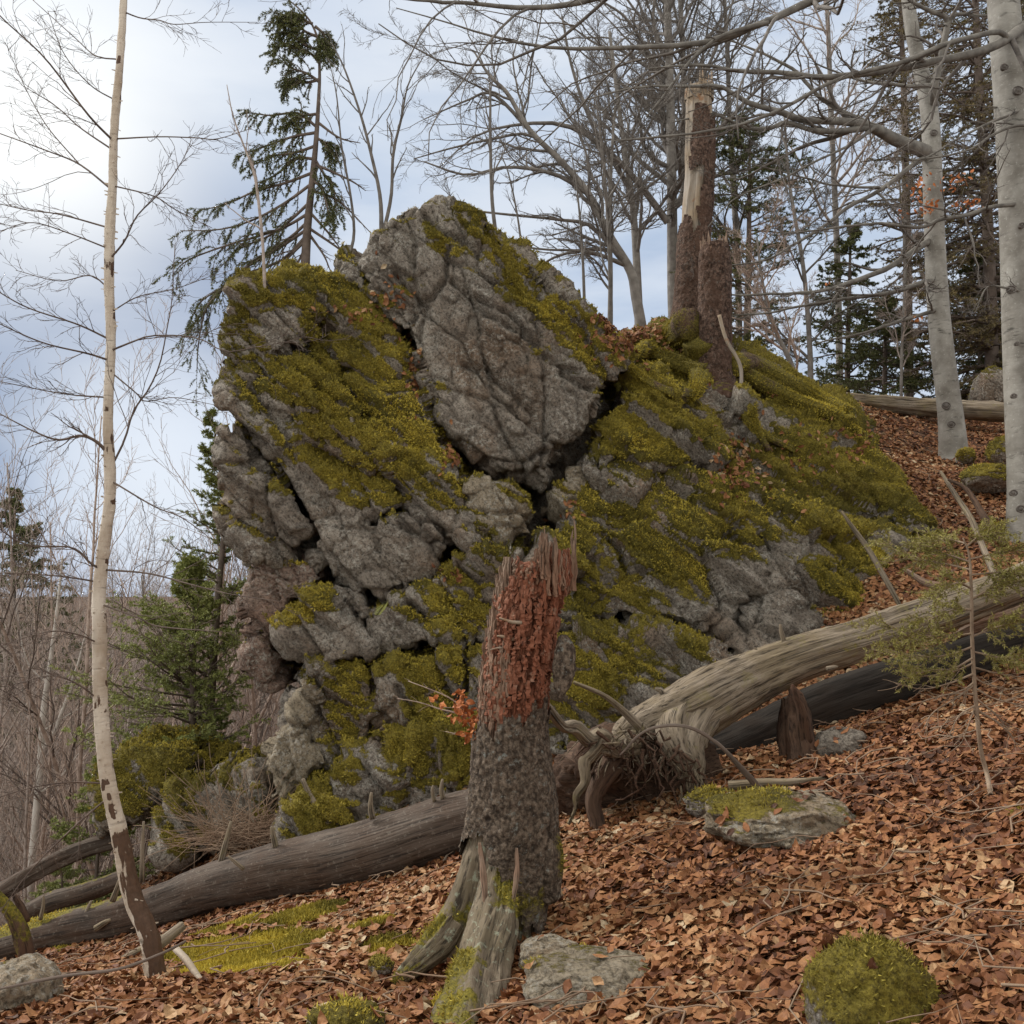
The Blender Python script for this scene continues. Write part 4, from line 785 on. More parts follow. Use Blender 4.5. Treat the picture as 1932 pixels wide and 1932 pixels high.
# snag at the left edge
t_ = thing('mossy_snag', 'small split mossy snag leaning over the stone at the left edge', 'snag', on_ground(48, 1815))
lim([(52, 1822, 4.75, 15), (44, 1775, 4.75, 13), (30, 1735, 4.75, 12), (10, 1705, 4.75, 10), (-8, 1680, 4.75, 5)], t_, 'wood', M['rotten_brown'], sides=16, disp=gdisp(.02, 5, .005, 61), mossf=rmoss(.3))
lim([(50, 1740, 4.9, 10), (40, 1710, 4.9, 8), (28, 1690, 4.9, 5)], t_, 'prong', M['rotten_brown'], sides=12, disp=gdisp(.02, 5, .005, 62))

# ---- the two snags on the outcrop
SN1 = 10.1; SN2 = 9.3
t_ = thing('spruce_snag', 'tall broken spruce snag with peeled pale wood on top of the outcrop', 'snag', P(1300, 640, SN1))
sn = [(1288, 665, SN1, 40), (1296, 620, SN1, 30), (1304, 560, SN1, 27), (1308, 480, SN1, 27), (1313, 400, SN1, 27), (1318, 320, SN1, 26), (1319, 240, SN1, 26), (1319, 190, SN1, 25), (1319, 165, SN1, 22)]
lim(sn, t_, 'trunk', M['snag_wood'], sides=48, s=.03, disp=gdisp(.02, 9, .004, 71), label='peeled pale inner wood')
def snmask(al, th, st):
    h = al; j = fbm(np.stack([al*2.2, np.cos(th)*1.4, np.sin(th)*1.4], 1), 4, 72)
    low = h < 1.32+.35*j
    strip = (th > 1.75+.9*j)&(th < 4.6)&(h < 2.1)
    patch = (th > .95+.9*j)&(th < 4.6)&(h > 1.98+.25*j)&(h < 2.60+.2*j)
    return low | strip | patch
_sa = 0.0
lim(sn, t_, 'bark', M['bark_red'], sides=90, s=.02, disp=lambda al, th, st, r: .022+barkd(al*.45, th, st*.45, r)*1.5-.012, mask=snmask, cap=False, label='remaining scaly brown bark', mossf=lambda W, nm, st: np.clip(.75-(W[:, 2]-2.7)*2.0, 0, .7))
mb = MB()
for k in range(40):
    th = random.uniform(0, 6.28); x = 1319+math.cos(th)*24; c0 = P(x, 190, SN1)+np.array([0, math.sin(th)*.13, 0]); c1 = c0+np.array([random.uniform(-.01, .01), 0, random.uniform(.10, .26)*(1.3 if x > 1310 else .7)])
    tubes(mb, [(np.array([c0, (c0+c1)/2, c1]), np.array([.022, .016, .003]))], 4)
mb.build('splinter_crown', M['snag_wood'], t_, smooth=False, extra=st_from(mb))
t_ = thing('spruce_snag', 'shorter dark broken snag with mossy top standing right in front of the tall snag', 'snag', P(1350, 730, SN2))
lim([(1352, 775, SN2-.1, 44), (1350, 735, SN2, 36), (1348, 690, SN2, 31), (1349, 600, SN2, 28), (1349, 540, SN2, 28), (1348, 490, SN2, 27), (1348, 462, SN2, 22)], t_, 'trunk', M['bark_red'], sides=70, s=.02, disp=lambda al, th, st, r: barkd(al*.5, th, st*.5, r)*1.6, mossf=lambda W, nm, st: np.clip((nm[:, 2]-.3)*1.5, 0, 1)+np.clip((W[:, 2]-3.38)*5, 0, .6))
mb = MB()
for k in range(34):
    th = random.uniform(0, 6.28); x = 1348+math.cos(th)*22; c0 = P(x, 480, SN2)+np.array([0, math.sin(th)*.12, 0]); c1 = c0+np.array([random.uniform(-.03, .03), 0, random.uniform(.08, .22)])
    tubes(mb, [(np.array([c0, (c0+c1)/2, c1]), np.array([.024, .016, .003]))], 4)
mb.build('splinter_crown', M['rotten_grey'], t_, smooth=False, extra=st_from(mb))
for k, rw in enumerate([[(1300, 610, 9.9, 30), (1265, 640, 9.8, 20), (1225, 655, 9.8, 13), (1180, 668, 9.8, 6)], [(1320, 640, 9.9, 30), (1325, 690, 9.7, 28), (1318, 730, 9.5, 14), (1300, 755, 9.4, 6)], [(1352, 715, 9.9, 26), (1385, 700, 9.9, 16), (1440, 725, 9.85, 15), (1500, 755, 9.8, 13), (1570, 780, 9.7, 10), (1620, 815, 9.6, 5)],
           [(1370, 690, 10.1, 20), (1420, 690, 10.2, 18), (1480, 720, 10.3, 18), (1540, 752, 10.3, 15), (1600, 775, 10.3, 8)],
           [(1365, 735, 9.8, 15), (1400, 725, 9.7, 9), (1418, 760, 9.55, 7), (1425, 800, 9.4, 6), (1450, 850, 9.2, 3)],
           [(1330, 730, 9.8, 20), (1300, 745, 9.7, 12), (1260, 740, 9.6, 11), (1215, 715, 9.6, 8), (1190, 690, 9.6, 3)],
           [(1340, 700, 9.9, 22), (1290, 690, 9.9, 16), (1240, 670, 9.95, 12), (1195, 655, 10, 5)],
           [(1385, 755, 9.7, 8), (1410, 790, 9.5, 8), (1440, 820, 9.35, 7), (1500, 850, 9.2, 4)]]):
    rw = [(x_, y_, min(d_, surf(x_, y_, .02)) if i_ else SN2-.05, r_*1.15) for i_, (x_, y_, d_, r_) in enumerate(rw)]
    lim(rw, t_, 'root', M['bark_red'], sides=16, s=.03, disp=gdisp(.03, 6, .006, 120+k), mossf=lambda W, nm, st: np.clip(.75+.5*fbm(W*4, 3, 130), 0, 1))
stick([(1398, 745, 9.0, 4), (1396, 690, 9.0, 4), (1370, 640, 9.05, 4), (1357, 595, 9.1, 4)][::-1][:4], 'curved white dead branch hanging down the shorter snag', 'snag_wood', seed=12)
block([(1352, 765), (1372, 748), (1400, 752), (1412, 775), (1395, 800), (1362, 795)], surf(1385, 775)+.02, 0, .1, .1, .4, -.3, 131, s=.02, name='stone_under_snag', mat='rock', parent=None)
tag(bpy.context.scene.objects['stone_under_snag'], 'small grey stone held in the dark hollow under the shorter snag', 'stone')

# ---- loose rocks
def rockthing(poly, d0, label, cat='rock', name='rock', **k):
    W = P(*np.mean(np.array(poly), 0), d0); o = block(poly, d0, parent=None, name=name, **k); tag(o, label, cat); return o
rockthing([(210, 1420), (240, 1398), (272, 1416), (304, 1413), (335, 1428), (345, 1450), (318, 1470), (305, 1530), (262, 1545), (215, 1560), (190, 1575), (182, 1500)], 7.8, 'moss-capped boulder just right of the birch trunk, behind the long log', tz=.5, moss=.5, Rr=.2, thick=1.0, seed=141)
rockthing([(300, 1540), (335, 1496), (371, 1472), (431, 1465), (491, 1454), (515, 1492), (525, 1540), (495, 1600), (395, 1610), (328, 1620), (300, 1600)], 7.6, 'broad grey rock with a moss band between the birch and the outcrop foot', tz=.5, moss=.12, Rr=.2, thick=1.0, seed=142)
rockthing([(345, 1432), (385, 1420), (418, 1433), (424, 1456), (410, 1470), (360, 1470)], 8.4, 'small round mossy boulder on top of the rocks below the dark spruce', tz=.4, moss=.6, Rr=.12, thick=.5, seed=143)
def boulder(name, label, px, py, d, rx, rz, ry=None, moss=.5, seed=1, mat='rock', sink=.3, cat='rock', n=90, amp=.05, flat=False):
    c = P(px, py, d); ry = ry or rx*.9; u = np.linspace(0, 2*math.pi, n*2, endpoint=False); v = np.linspace(-math.pi/2, math.pi/2, n)
    U, Vv = np.meshgrid(u, v); sx = np.cos(U)*np.cos(Vv); sy = np.sin(U)*np.cos(Vv); sz = np.sin(Vv)
    S = np.stack([sx, sy, sz], -1).reshape(-1, 3); k = 1+(.14 if seed == 151 else .30)*fbm(S*1.5+seed, 4, seed)+.05*fbm(S*6+seed, 4, seed+1)
    V = S*k[:, None]*np.array([rx, ry, rz]); f1, f2, off, rid = worley((S*2.1+seed), seed); V *= (1+(0 if moss > .4 else .10)*((rid[:, 0:1]-.5)))
    idx = np.arange(n*2*n).reshape(n, 2*n); a, b_ = idx[:-1], idx[1:]; Q = np.stack([a, np.roll(a, -1, 1), np.roll(b_, -1, 1), b_], -1).reshape(-1, 4)
    V[:, 2] -= rz*sink
    me = mesh(name, V, Q, None, M[mat]); nm = vnorm(me); W = V+c
    mo = np.clip(moss+.5*nm[:, 2]-.1+.5*fbm(W*5, 4, seed+3), 0, 1); lum = np.clip((mo-.5)*3, 0, 1)*(.010+.014*fbm(W*16, 4, seed+4)+.012*fbm(W*40, 3, seed+5))
    V = V+nm*lum[:, None]; me.vertices.foreach_set('co', V.astype(np.float32).ravel()); me.update()
    at = me.attributes.new('moss', 'FLOAT', 'POINT'); at.data.foreach_set('value', mo.astype(np.float32))
    o = part(name, me); o.location = tuple(c); tag(o, label, cat); ROCKS.append((V+c, vnorm(me), mo, o, me, tuple(c))); return o
boulder('mossy_boulder', 'rounded bright green mossy boulder at the bottom right corner of the leaves', 1642, 1890, 2.85, .175, .19, moss=.75, seed=151, sink=.15)
boulder('mossy_rock', 'low flat rock half covered in green moss right of the torn roots', 1490, 1560, 4.72, .38, .14, .34, moss=.12, seed=152, sink=-.15, mat='rock_pale')
boulder('mossy_rock', 'half-buried dark stone with moss at the foot of the arching branch', 1345, 1510, 5.1, .14, .07, .13, moss=.3, seed=153, sink=.3)
boulder('flat_stone', 'flat pale stone with a moss tuft buried in leaves right of the stump roots', 1120, 1872, 3.55, .26, .10, .25, moss=.0, seed=154, sink=-.2, mat='rock_pale')
boulder('flat_stone', 'small pale stone showing between the stump roots and the flat stone', 1040, 1810, 3.95, .13, .07, .11, moss=-.1, seed=155, sink=-.1, mat='rock_pale')
boulder('mossy_stone', 'low mossy stone at the bottom edge left of the stump roots', 655, 1935, 3.35, .13, .07, .12, moss=.5, seed=156, sink=.2)
boulder('grey_stone', 'big rough grey stone at the bottom left corner', 20, 1885, 3.9, .17, .17, .2, moss=-.2, seed=157, sink=.2, mat='rock_pale', amp=.1)
boulder('mossy_stone', 'tiny grey mossy stone just left of the left stump root', 718, 1822, 4.1, .05, .04, .05, moss=.2, seed=158, sink=.2)
boulder('mossy_rock', 'stack of layered brown stones right of the small rotten stump', 1582, 1400, 5.6, .15, .10, .13, moss=-.05, seed=159, sink=.3, mat='rock')
boulder('mossy_boulder', 'flat-topped mossy boulder left of the near beech trunk', 1868, 898, 9.6, .26, .15, .25, moss=.6, seed=160, sink=.2)
boulder('mossy_boulder', 'small mossy boulder above the flat-topped one beside the near beech', 1893, 850, 10.4, .16, .17, .15, moss=.7, seed=161, sink=.2)
boulder('mossy_boulder', 'yellow-green mossy boulder on the ridge between the two beeches', 1873, 735, 13.4, .28, .34, .28, moss=.35, seed=162, sink=.2)
boulder('mossy_boulder', 'tiny moss cushion stone at the right foot of the far beech', 1822, 858, 10.6, .09, .08, .09, moss=.7, seed=163, sink=.2)
boulder('mossy_boulder', 'small green moss cushion at the right edge above the foreground leaves', 1925, 1560, 4.0, .07, .06, .07, moss=.8, seed=164, sink=.1)
# ------------------------------------------------------------ leaf litter
LV = np.array([(-.5, 0, 0), (-.28, 0, 0), (.02, 0, 0), (.30, 0, 0), (.54, 0, 0), (-.30, .19, 0), (0, .29, 0), (.30, .19, 0), (-.30, -.19, 0), (0, -.29, 0), (.30, -.19, 0)])
LT = np.array([(0, 1, 5), (0, 8, 1), (4, 7, 3), (4, 3, 10)]); LQ = np.array([(1, 2, 6, 5), (2, 3, 7, 6), (8, 9, 2, 1), (9, 10, 3, 2)])
def leaves(name, pos, nrm, size, tilt, mat, parent=None, origin=None, vbias=0.0):
    K = len(pos); V = np.repeat(LV[None], K, 0).copy(); fold = rng.uniform(-.15, .40, K)[:, None]; curl = rng.normal(0, .65, K)[:, None]; tw = rng.normal(0, .8, K)[:, None]
    V[:, :, 2] = fold*np.abs(V[:, :, 1])+curl*(V[:, :, 0]**2)+tw*V[:, :, 0]*V[:, :, 1]*1.5
    V[:, :, 1] *= rng.uniform(.75, 1.15, K)[:, None]
    V += rng.normal(0, .025, V.shape); V *= size[:, None, None]
    yaw = rng.uniform(0, 2*math.pi, K); ax = rng.uniform(0, 2*math.pi, K); ti = np.abs(rng.normal(0, tilt, K))
    def rot(V, k, a):   # Rodrigues per leaf
        c, s = np.cos(a)[:, None, None], np.sin(a)[:, None, None]; kk = k[:, None, :]
        return V*c+np.cross(np.broadcast_to(kk, V.shape), V)*s+kk*((V*kk).sum(-1, keepdims=True))*(1-c)
    V = rot(V, np.repeat([[0, 0, 1.]], K, 0), yaw); V = rot(V, np.stack([np.cos(ax), np.sin(ax), 0*ax], 1), ti)
    k = np.cross([0, 0, 1.], nrm); sl_ = np.linalg.norm(k, axis=1); ang = np.arctan2(sl_, nrm[:, 2]); k = np.where(sl_[:, None] > 1e-5, k/(sl_[:, None]+1e-9), [[1., 0, 0]])
    V = rot(V, k, ang); V += pos[:, None, :]
    if origin is not None: V = V-np.array(origin)
    idx = (np.arange(K)*11)[:, None, None]
    v = np.clip(rng.beta(2.1, 2.5, K)+vbias+.30*fbm(pos*1.1, 3, 207)+.22*fbm(pos*5, 2, 208), 0, 1); v = np.repeat(v, 11)
    me = mesh(name, V.reshape(-1, 3), (LQ[None]+idx).reshape(-1, 4), (LT[None]+idx).reshape(-1, 3), mat, False, {'v': v})
    return part(name, me, parent)
def gnormal(x, y, e=.05):
    zx = (ground_z(x+e, y)-ground_z(x-e, y))/(2*e); zy = (ground_z(x, y+e)-ground_z(x, y-e))/(2*e)
    n = np.stack([-zx, -zy, np.ones_like(zx)], 1); return n/np.linalg.norm(n, axis=1, keepdims=True)
pos = []
def scat(n, y0, y1, f0, f1, lift):
    y = rng.uniform(y0, y1, n); x = rng.uniform(f0, f1, n)*(y*.55+.5); z = ground_z(x, y); return x, y, z
parts_ = []
for n, y0, y1, f0, f1, size, lift in ((60000, 2.2, 5.0, -1, 1.05, .068, .030), (52000, 5.0, 7.6, -1.0, 1.1, .062, .03), (30000, 7.4, 10.5, .28, 1.15, .062, .03), (32000, 10.5, 16, .05, 1.15, .065, .03), (4000, 6.6, 8.6, -.75, -.3, .06, .03)):
    x, y, z = scat(n, y0, y1, f0, f1, lift); p = np.stack([x, y, z], 1)
    keep = floor_moss(p) < rng.uniform(.12, .55, n); thin = fbm(p*1.7, 3, 201) > -.55; keep &= thin | (rng.random(n) < .4)
    p = p[keep]; p[:, 2] += rng.uniform(0, 1, len(p))**1.5*lift*(1+.8*np.clip(fbm(p*2.3, 3, 202), 0, 1))
    parts_.append((p, size*rng.uniform(.62, 1.25, len(p))))
pos = np.concatenate([q[0] for q in parts_]); siz = np.concatenate([q[1] for q in parts_])
litter = leaves('leaf_litter', pos, gnormal(pos[:, 0], pos[:, 1]), siz, .36, M['leaf']); tag(litter, 'thick layer of fallen copper beech leaves over the whole slope', 'leaf litter', None, 'stuff')

mbv = [r_ for r_ in ROCKS if r_[3].name.startswith(('mossy_boulder', 'mossy_rock', 'flat_stone', 'mossy_stone')) and r_[0][:, 1].mean() < 6]
lp_, ln_ = [], []
for r_ in mbv:
    W, nm = r_[0], r_[1]; up = np.where(nm[:, 2] > .25)[0]; span = (W[:, 0].max()-W[:, 0].min())**2; n = int(span*120)+1; i = rng.choice(up, n); i = i[(rng.random(n) < .35)|(W[i, 2] < W[:, 2].min()+.62*(W[:, 2].max()-W[:, 2].min()))]
    lp_.append(W[i]+nm[i]*.008); ln_.append(nm[i])
o = leaves('fallen_leaves', np.concatenate(lp_), np.concatenate(ln_), rng.uniform(.045, .075, len(np.concatenate(lp_))), .3, M['leaf']); tag(o, 'copper beech leaves fallen on the foreground stones and moss mounds', 'leaf litter', None, 'stuff')
# leaves caught in crevices and on ledges of the outcrop
def bvh_of(objs):
    V = []; F = []; n = 0
    for W, me in objs:
        V.append(W); nl = len(me.polygons); ls = np.empty(nl, np.int32); lt = np.empty(nl, np.int32); me.polygons.foreach_get('loop_start', ls); me.polygons.foreach_get('loop_total', lt)
        li = np.empty(len(me.loops), np.int32); me.loops.foreach_get('vertex_index', li); li = li+n
        F += [tuple(li[a:a+b]) for a, b in zip(ls.tolist(), lt.tolist())]; n += len(W)
    return BVHTree.FromPolygons(np.concatenate(V).tolist(), F)
oc = [(r_[0], r_[4]) for r_ in ROCKS if r_[3].name.startswith(('rock_block', 'slab', 'wedged', 'mossy_hump'))]
tree_oc = bvh_of(oc)
def cast(px, py):
    d = Vector(P(px, py, 1.0)).normalized(); h = tree_oc.ray_cast(Vector((0, 0, 0)), d, 30); return h
pp, nn_ = [], []
for cx_, cy_, sx_, sy_, n in ((740, 570, 20, 25, 70), (780, 690, 8, 40, 60), (850, 850, 10, 20, 90), (1200, 640, 35, 20, 700), (1150, 600, 12, 12, 200), (1390, 880, 30, 35, 160), (1310, 670, 20, 10, 30), (1500, 870, 60, 40, 60), (1060, 965, 16, 8, 50), (860, 1085, 20, 6, 15), (1430, 730, 30, 20, 60), (1620, 830, 30, 20, 80), (660, 590, 40, 15, 40)):
    for k in range(n):
        h = cast(random.gauss(cx_, sx_), random.gauss(cy_, sy_))
        if h[0] is not None and h[1].z > -.2: pp.append(np.array(h[0])+np.array(h[1])*.015); nn_.append(np.array(h[1]))
if pp:
    o = leaves('crevice_leaves', np.array(pp), np.array(nn_), rng.uniform(.04, .065, len(pp)), .4, M['leaf']); tag(o, 'fallen copper leaves caught in the cracks and ledges of the outcrop', 'leaf litter', None, 'stuff')

# ------------------------------------------------------------ moss tufts standing on every mossy surface
def tufts(W, nm, mo, n, size, seed):
    wgt = np.clip((mo-.50)*3, 0, 1); front = np.clip(.35-(nm*(W/np.linalg.norm(W, axis=1, keepdims=True))).sum(1), 0, 1) > .2
    wgt = wgt*front
    if wgt.sum() < 5: return None
    i = rng.choice(len(W), n, p=wgt/wgt.sum()); K = n
    p = W[i]+rng.normal(0, .006, (K, 3)); nn = nm[i]
    d = nn*.6+rng.normal(0, .55, (K, 3))+np.array([0, 0, .12]); d /= np.linalg.norm(d, axis=1, keepdims=True)
    s = np.cross(d, rng.normal(0, 1, (K, 3))); s /= np.linalg.norm(s, axis=1, keepdims=True)
    L = size*rng.uniform(.5, 1.4, K)[:, None]; w_ = L*.30
    V = np.stack([p-s*w_-nn*.004, p+s*w_-nn*.004, p+d*L+nn*.002], 1)
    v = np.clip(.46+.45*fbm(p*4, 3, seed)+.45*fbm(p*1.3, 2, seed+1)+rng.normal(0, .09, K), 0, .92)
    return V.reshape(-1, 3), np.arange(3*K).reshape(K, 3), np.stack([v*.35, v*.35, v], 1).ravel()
for r_ in ROCKS:
    W, nm, mo, o, me = r_[:5]; top = o
    px_, py_ = proj(W); dist = np.median(W[:, 1]); size = .0125 if dist > 7 else (.011 if dist > 3.2 else .009)
    v_ = (mo > .55).sum()
    if v_ < 60: continue
    # area estimate
    ar = np.empty(len(me.polygons)); me.polygons.foreach_get('area', ar); frac = v_/len(W)
    n = int(min(40000, ar.sum()*frac*.5/(size*size*.55)))
    q = tufts(W, nm, mo, max(n, 50), size, 301)
    if q is None: continue
    loc = r_[5] if len(r_) > 5 else (0, 0, 0)
    if len(r_) <= 5 and o.parent is not None: loc = tuple(o.parent.location)
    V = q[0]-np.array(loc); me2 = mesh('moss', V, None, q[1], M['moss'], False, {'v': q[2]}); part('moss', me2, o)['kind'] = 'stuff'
# floor moss
fp = []
for c, r in MC:
    n = int(9000*min(1, r/.25)*(1 if c[1] < 6 else .4)); a = rng.uniform(0, 6.28, n); q = r*1.3*np.sqrt(rng.random(n)); p = np.stack([c[0]+q*np.cos(a), c[1]+q*np.sin(a)], 1)
    fp.append(np.stack([p[:, 0], p[:, 1], ground_z(p[:, 0], p[:, 1])], 1))
fp = np.concatenate(fp); mo = floor_moss(fp); fp[:, 2] += .02*np.clip(mo-.3, 0, 1)
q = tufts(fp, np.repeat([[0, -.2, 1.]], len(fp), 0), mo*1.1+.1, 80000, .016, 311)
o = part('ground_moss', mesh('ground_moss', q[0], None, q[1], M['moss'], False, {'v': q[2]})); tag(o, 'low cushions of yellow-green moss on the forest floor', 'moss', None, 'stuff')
# fine twig litter
mb = MB(); P_ = []
for k in range(460):
    if k < 340: y = random.uniform(2.6, 7.2); x = random.uniform(-1, 1.05)*(y*.5+.4)
    else: y = random.uniform(8, 14); x = random.uniform(.45, 1.1)*(y*.5)
    a = random.uniform(0, 6.28); L = random.uniform(.08, .45); q = []
    for i in range(5):
        xx = x+math.cos(a)*L*i/4; yy = y+math.sin(a)*L*i/4; a += random.gauss(0, .42); q.append((xx, yy))
    q = np.array(q); z = ground_z(q[:, 0], q[:, 1])+.045+random.uniform(0, .03)+np.array([0, .01, .015, .01, 0])
    r0 = random.uniform(.0018, .005); P_.append((np.column_stack([q, z]), np.linspace(r0, r0*.5, 5)))
tubes(mb, P_, 5); o = mb.build('twig_litter', M['deadtwig']); tag(o, 'scattered thin dead twigs on the leaves', 'twigs', None, 'stuff')
mb = MB(); P_ = []
for k in range(520):
    b0 = P(random.uniform(385, 530), random.uniform(1560, 1600)+random.gauss(0, 6), random.uniform(7.0, 7.6)); a = random.uniform(-.5, 3.6); L = random.uniform(.15, .65)
    d = np.array([math.cos(a), random.uniform(-.3, .2), abs(math.sin(a))*random.choice([.25, .5, 1.1])]); q = [b0]
    for i in range(5): d = d+np.array([random.gauss(0, .2), random.gauss(0, .1), random.gauss(-.05, .2)]); q.append(q[-1]+d/np.linalg.norm(d)*L/5)
    r0 = random.uniform(.0018, .0045); P_.append((np.array(q), np.linspace(r0, r0*.4, 6)))
tubes(mb, P_, 4); o = mb.build('brushwood', M['deadtwig']); tag(o, 'tangled pile of thin brown brushwood at the left foot of the outcrop', 'brushwood', None, 'stuff')
# ------------------------------------------------------------ growing branches, whole levels at a time
def unit(v): return v/(np.linalg.norm(v, axis=-1, keepdims=True)+1e-9)
def kids(Pn, Rn, m, t0=.15, t1=1.0, ang=(.5, 1.0), ratio=.5, n=8, up=0.0, wig=.18, flat=1.0, rr=.5, tip=.25, side=None, lmin=0.05, rmin=.0015, dirs=None, Lfix=None, tap=.55):
    K = len(Pn); nP = Pn.shape[1]; L = np.linalg.norm(np.diff(Pn, axis=1), axis=2).sum(1)
    t = (np.tile((np.arange(m)+.5)/m, (K, 1))+rng.uniform(-.5, .5, (K, m))/m); t = t0+(t1-t0)*np.clip(t, 0, 1); f = t*(nP-1); i = np.clip(f.astype(int), 0, nP-2); fr = (f-i)[..., None]
    k = np.arange(K)[:, None]; base = Pn[k, i]*(1-fr)+Pn[k, i+1]*fr; T = unit(Pn[k, i+1]-Pn[k, i]); rb = Rn[k, i]*(1-fr[..., 0])+Rn[k, i+1]*fr[..., 0]
    rnd = rng.normal(0, 1, (K, m, 3))*np.array([1, 1, flat])
    if side is not None: rnd = rnd+np.array(side)
    pp = unit(rnd-T*(rnd*T).sum(-1, keepdims=True)); pp = unit(pp*np.array([1, 1, max(flat, .02)]))
    a = rng.uniform(ang[0], ang[1], (K, m))[..., None]; d = unit(T*np.cos(a)+pp*np.sin(a))
    Lc = (L[:, None]*ratio*(1-tap*t)*rng.uniform(.55, 1.25, (K, m))) if Lfix is None else Lfix*rng.uniform(.6, 1.3, (K, m)); Lc = np.maximum(Lc, lmin)
    pts = [base]; step = (Lc/(n-1))[..., None]; j = rng.normal(0, wig, (n, K, m, 3))
    for q in range(1, n):
        d = unit(d+j[q]+np.array([0, 0, up/(n-1)])); pts.append(pts[-1]+d*step)
    C_ = np.stack(pts, 2).reshape(K*m, n, 3); r0 = np.maximum(rb*rr, rmin).reshape(-1)
    R_ = r0[:, None]*np.linspace(1, tip, n)[None]
    return C_, np.maximum(R_, rmin*.6)
def arr(rows, n=20):
    """traced limbs: each a list of (px,py,d,rpx) -> arrays"""
    Ps, Rs = [], []
    for rw in rows:
        a = np.array(rw, float); q = smooth_poly(PA(a[:, :3]), n); r = np.interp(np.linspace(0, len(a)-1, n), np.arange(len(a)), a[:, 3]*a[:, 2]/FPX); Ps.append(q); Rs.append(r)
    return np.array(Ps), np.array(Rs)
def tb_build(name, levels, mat, parent, sides=(6, 5, 4, 3), extra=None, label=None):
    mb = MB()
    for lv, (p, r) in enumerate(levels):
        tubes(mb, list(zip(p, r)), sides[min(lv, len(sides)-1)], cap=lv < 1)
    V = np.concatenate(mb.V); at = {'st': np.stack([V[:, 2], V[:, 0], V[:, 1]], 1), 'moss': np.zeros(len(V))}
    return mb.build(name, mat, parent, extra=at, label=label)
def flatmat(name, c1, c2, rough=.8, sc=12):
    m, t, b = newmat(name); g = objc(t); t.l.new(t.mix(t.ramp(t.noise(g, sc, 4, .6), (.35, 0.0), (.65, 1.0)), c1, c2), b.inputs['Base Color']); b.inputs['Roughness'].default_value = rough; return m
M['twig_grey'] = flatmat('beech_twigs', (.10, .088, .078), (.19, .17, .15))
M['beech_limb'] = flatmat('beech_limb_bark_backlit', (.11, .10, .088), (.22, .205, .18), sc=9)  # limb bark painted darker than the trunks to stand for backlighting
M['twig_brown'] = flatmat('brown_twigs', (.26, .19, .15), (.52, .41, .34))
M['twig_pale'] = flatmat('pale_twigs', (.26, .21, .18), (.46, .39, .34))
M['birch_twig'] = flatmat('birch_twigs', (.085, .062, .052), (.17, .13, .105))
M['trunk_bg'] = flatmat('far_trunk_bark', (.13, .115, .10), (.25, .23, .205), sc=6)
M['conif_bark'] = flatmat('conifer_bark', (.09, .068, .055), (.18, .14, .115), sc=8)
def needlemat(name, stops):
    m, t, b = newmat(name); t.l.new(t.ramp(attr(t, 'v'), *stops), b.inputs['Base Color']); b.inputs['Roughness'].default_value = .6; return m
M['needle'] = needlemat('spruce_needles', [(0, (.042, .050, .022)), (.4, (.095, .11, .042)), (.75, (.18, .19, .065)), (1, (.28, .25, .10))])
M['needle_lit'] = needlemat('young_spruce_needles', [(0, (.085, .10, .03)), (.4, (.20, .23, .065)), (.8, (.34, .36, .11)), (1, (.42, .42, .15))])
M['needle_olive'] = needlemat('olive_needles', [(0, (.055, .045, .02)), (.35, (.12, .10, .04)), (.7, (.20, .155, .065)), (1, (.28, .20, .10))])

M['needle_young'] = needlemat('sapling_needles', [(0, (.13, .115, .03)), (.4, (.26, .24, .06)), (.8, (.40, .36, .11)), (1, (.46, .38, .15))])
M['deadtwig_f'] = flatmat('dry_sapling_bark', (.18, .125, .085), (.32, .24, .17))
def needles(twigs, per, ln, wd, seed, fwd=.75):
    Pn = twigs; K, n = Pn.shape[:2]; t = rng.uniform(0.08, 1.0, (K, per)); f = t*(n-1); i = np.clip(f.astype(int), 0, n-2); fr = (f-i)[..., None]; k = np.arange(K)[:, None]
    b = Pn[k, i]*(1-fr)+Pn[k, i+1]*fr; T = unit(Pn[k, i+1]-Pn[k, i]); pr = rng.normal(0, 1, (K, per, 3)); pr = unit(pr-T*(pr*T).sum(-1, keepdims=True)); d = unit(T*fwd+pr)
    s = unit(np.cross(d, rng.normal(0, 1, (K, per, 3)))); L = (ln*rng.uniform(.7, 1.2, (K, per)))[..., None]
    V = np.stack([b-s*wd/2, b+s*wd/2, b+d*L], 2).reshape(-1, 3)
    v = np.clip(.42+.30*np.repeat(fbm(b[:, 0, :]*1.8+seed, 3, seed), per)+rng.normal(0, .14, K*per)+.15*t.ravel(), 0, 1)
    return V, np.arange(len(V)).reshape(-1, 3), np.repeat(v, 3)
def foliage(name, sets, mat, parent, label=None):
    V = np.concatenate([s[0] for s in sets]); off = np.cumsum([0]+[len(s[0]) for s in sets[:-1]]); T = np.concatenate([s[1]+o for s, o in zip(sets, off)]); v = np.concatenate([s[2] for s in sets])
    return part(name, mesh(name, V-np.array(parent.location), None, T, mat, False, {'v': v}), parent, label)
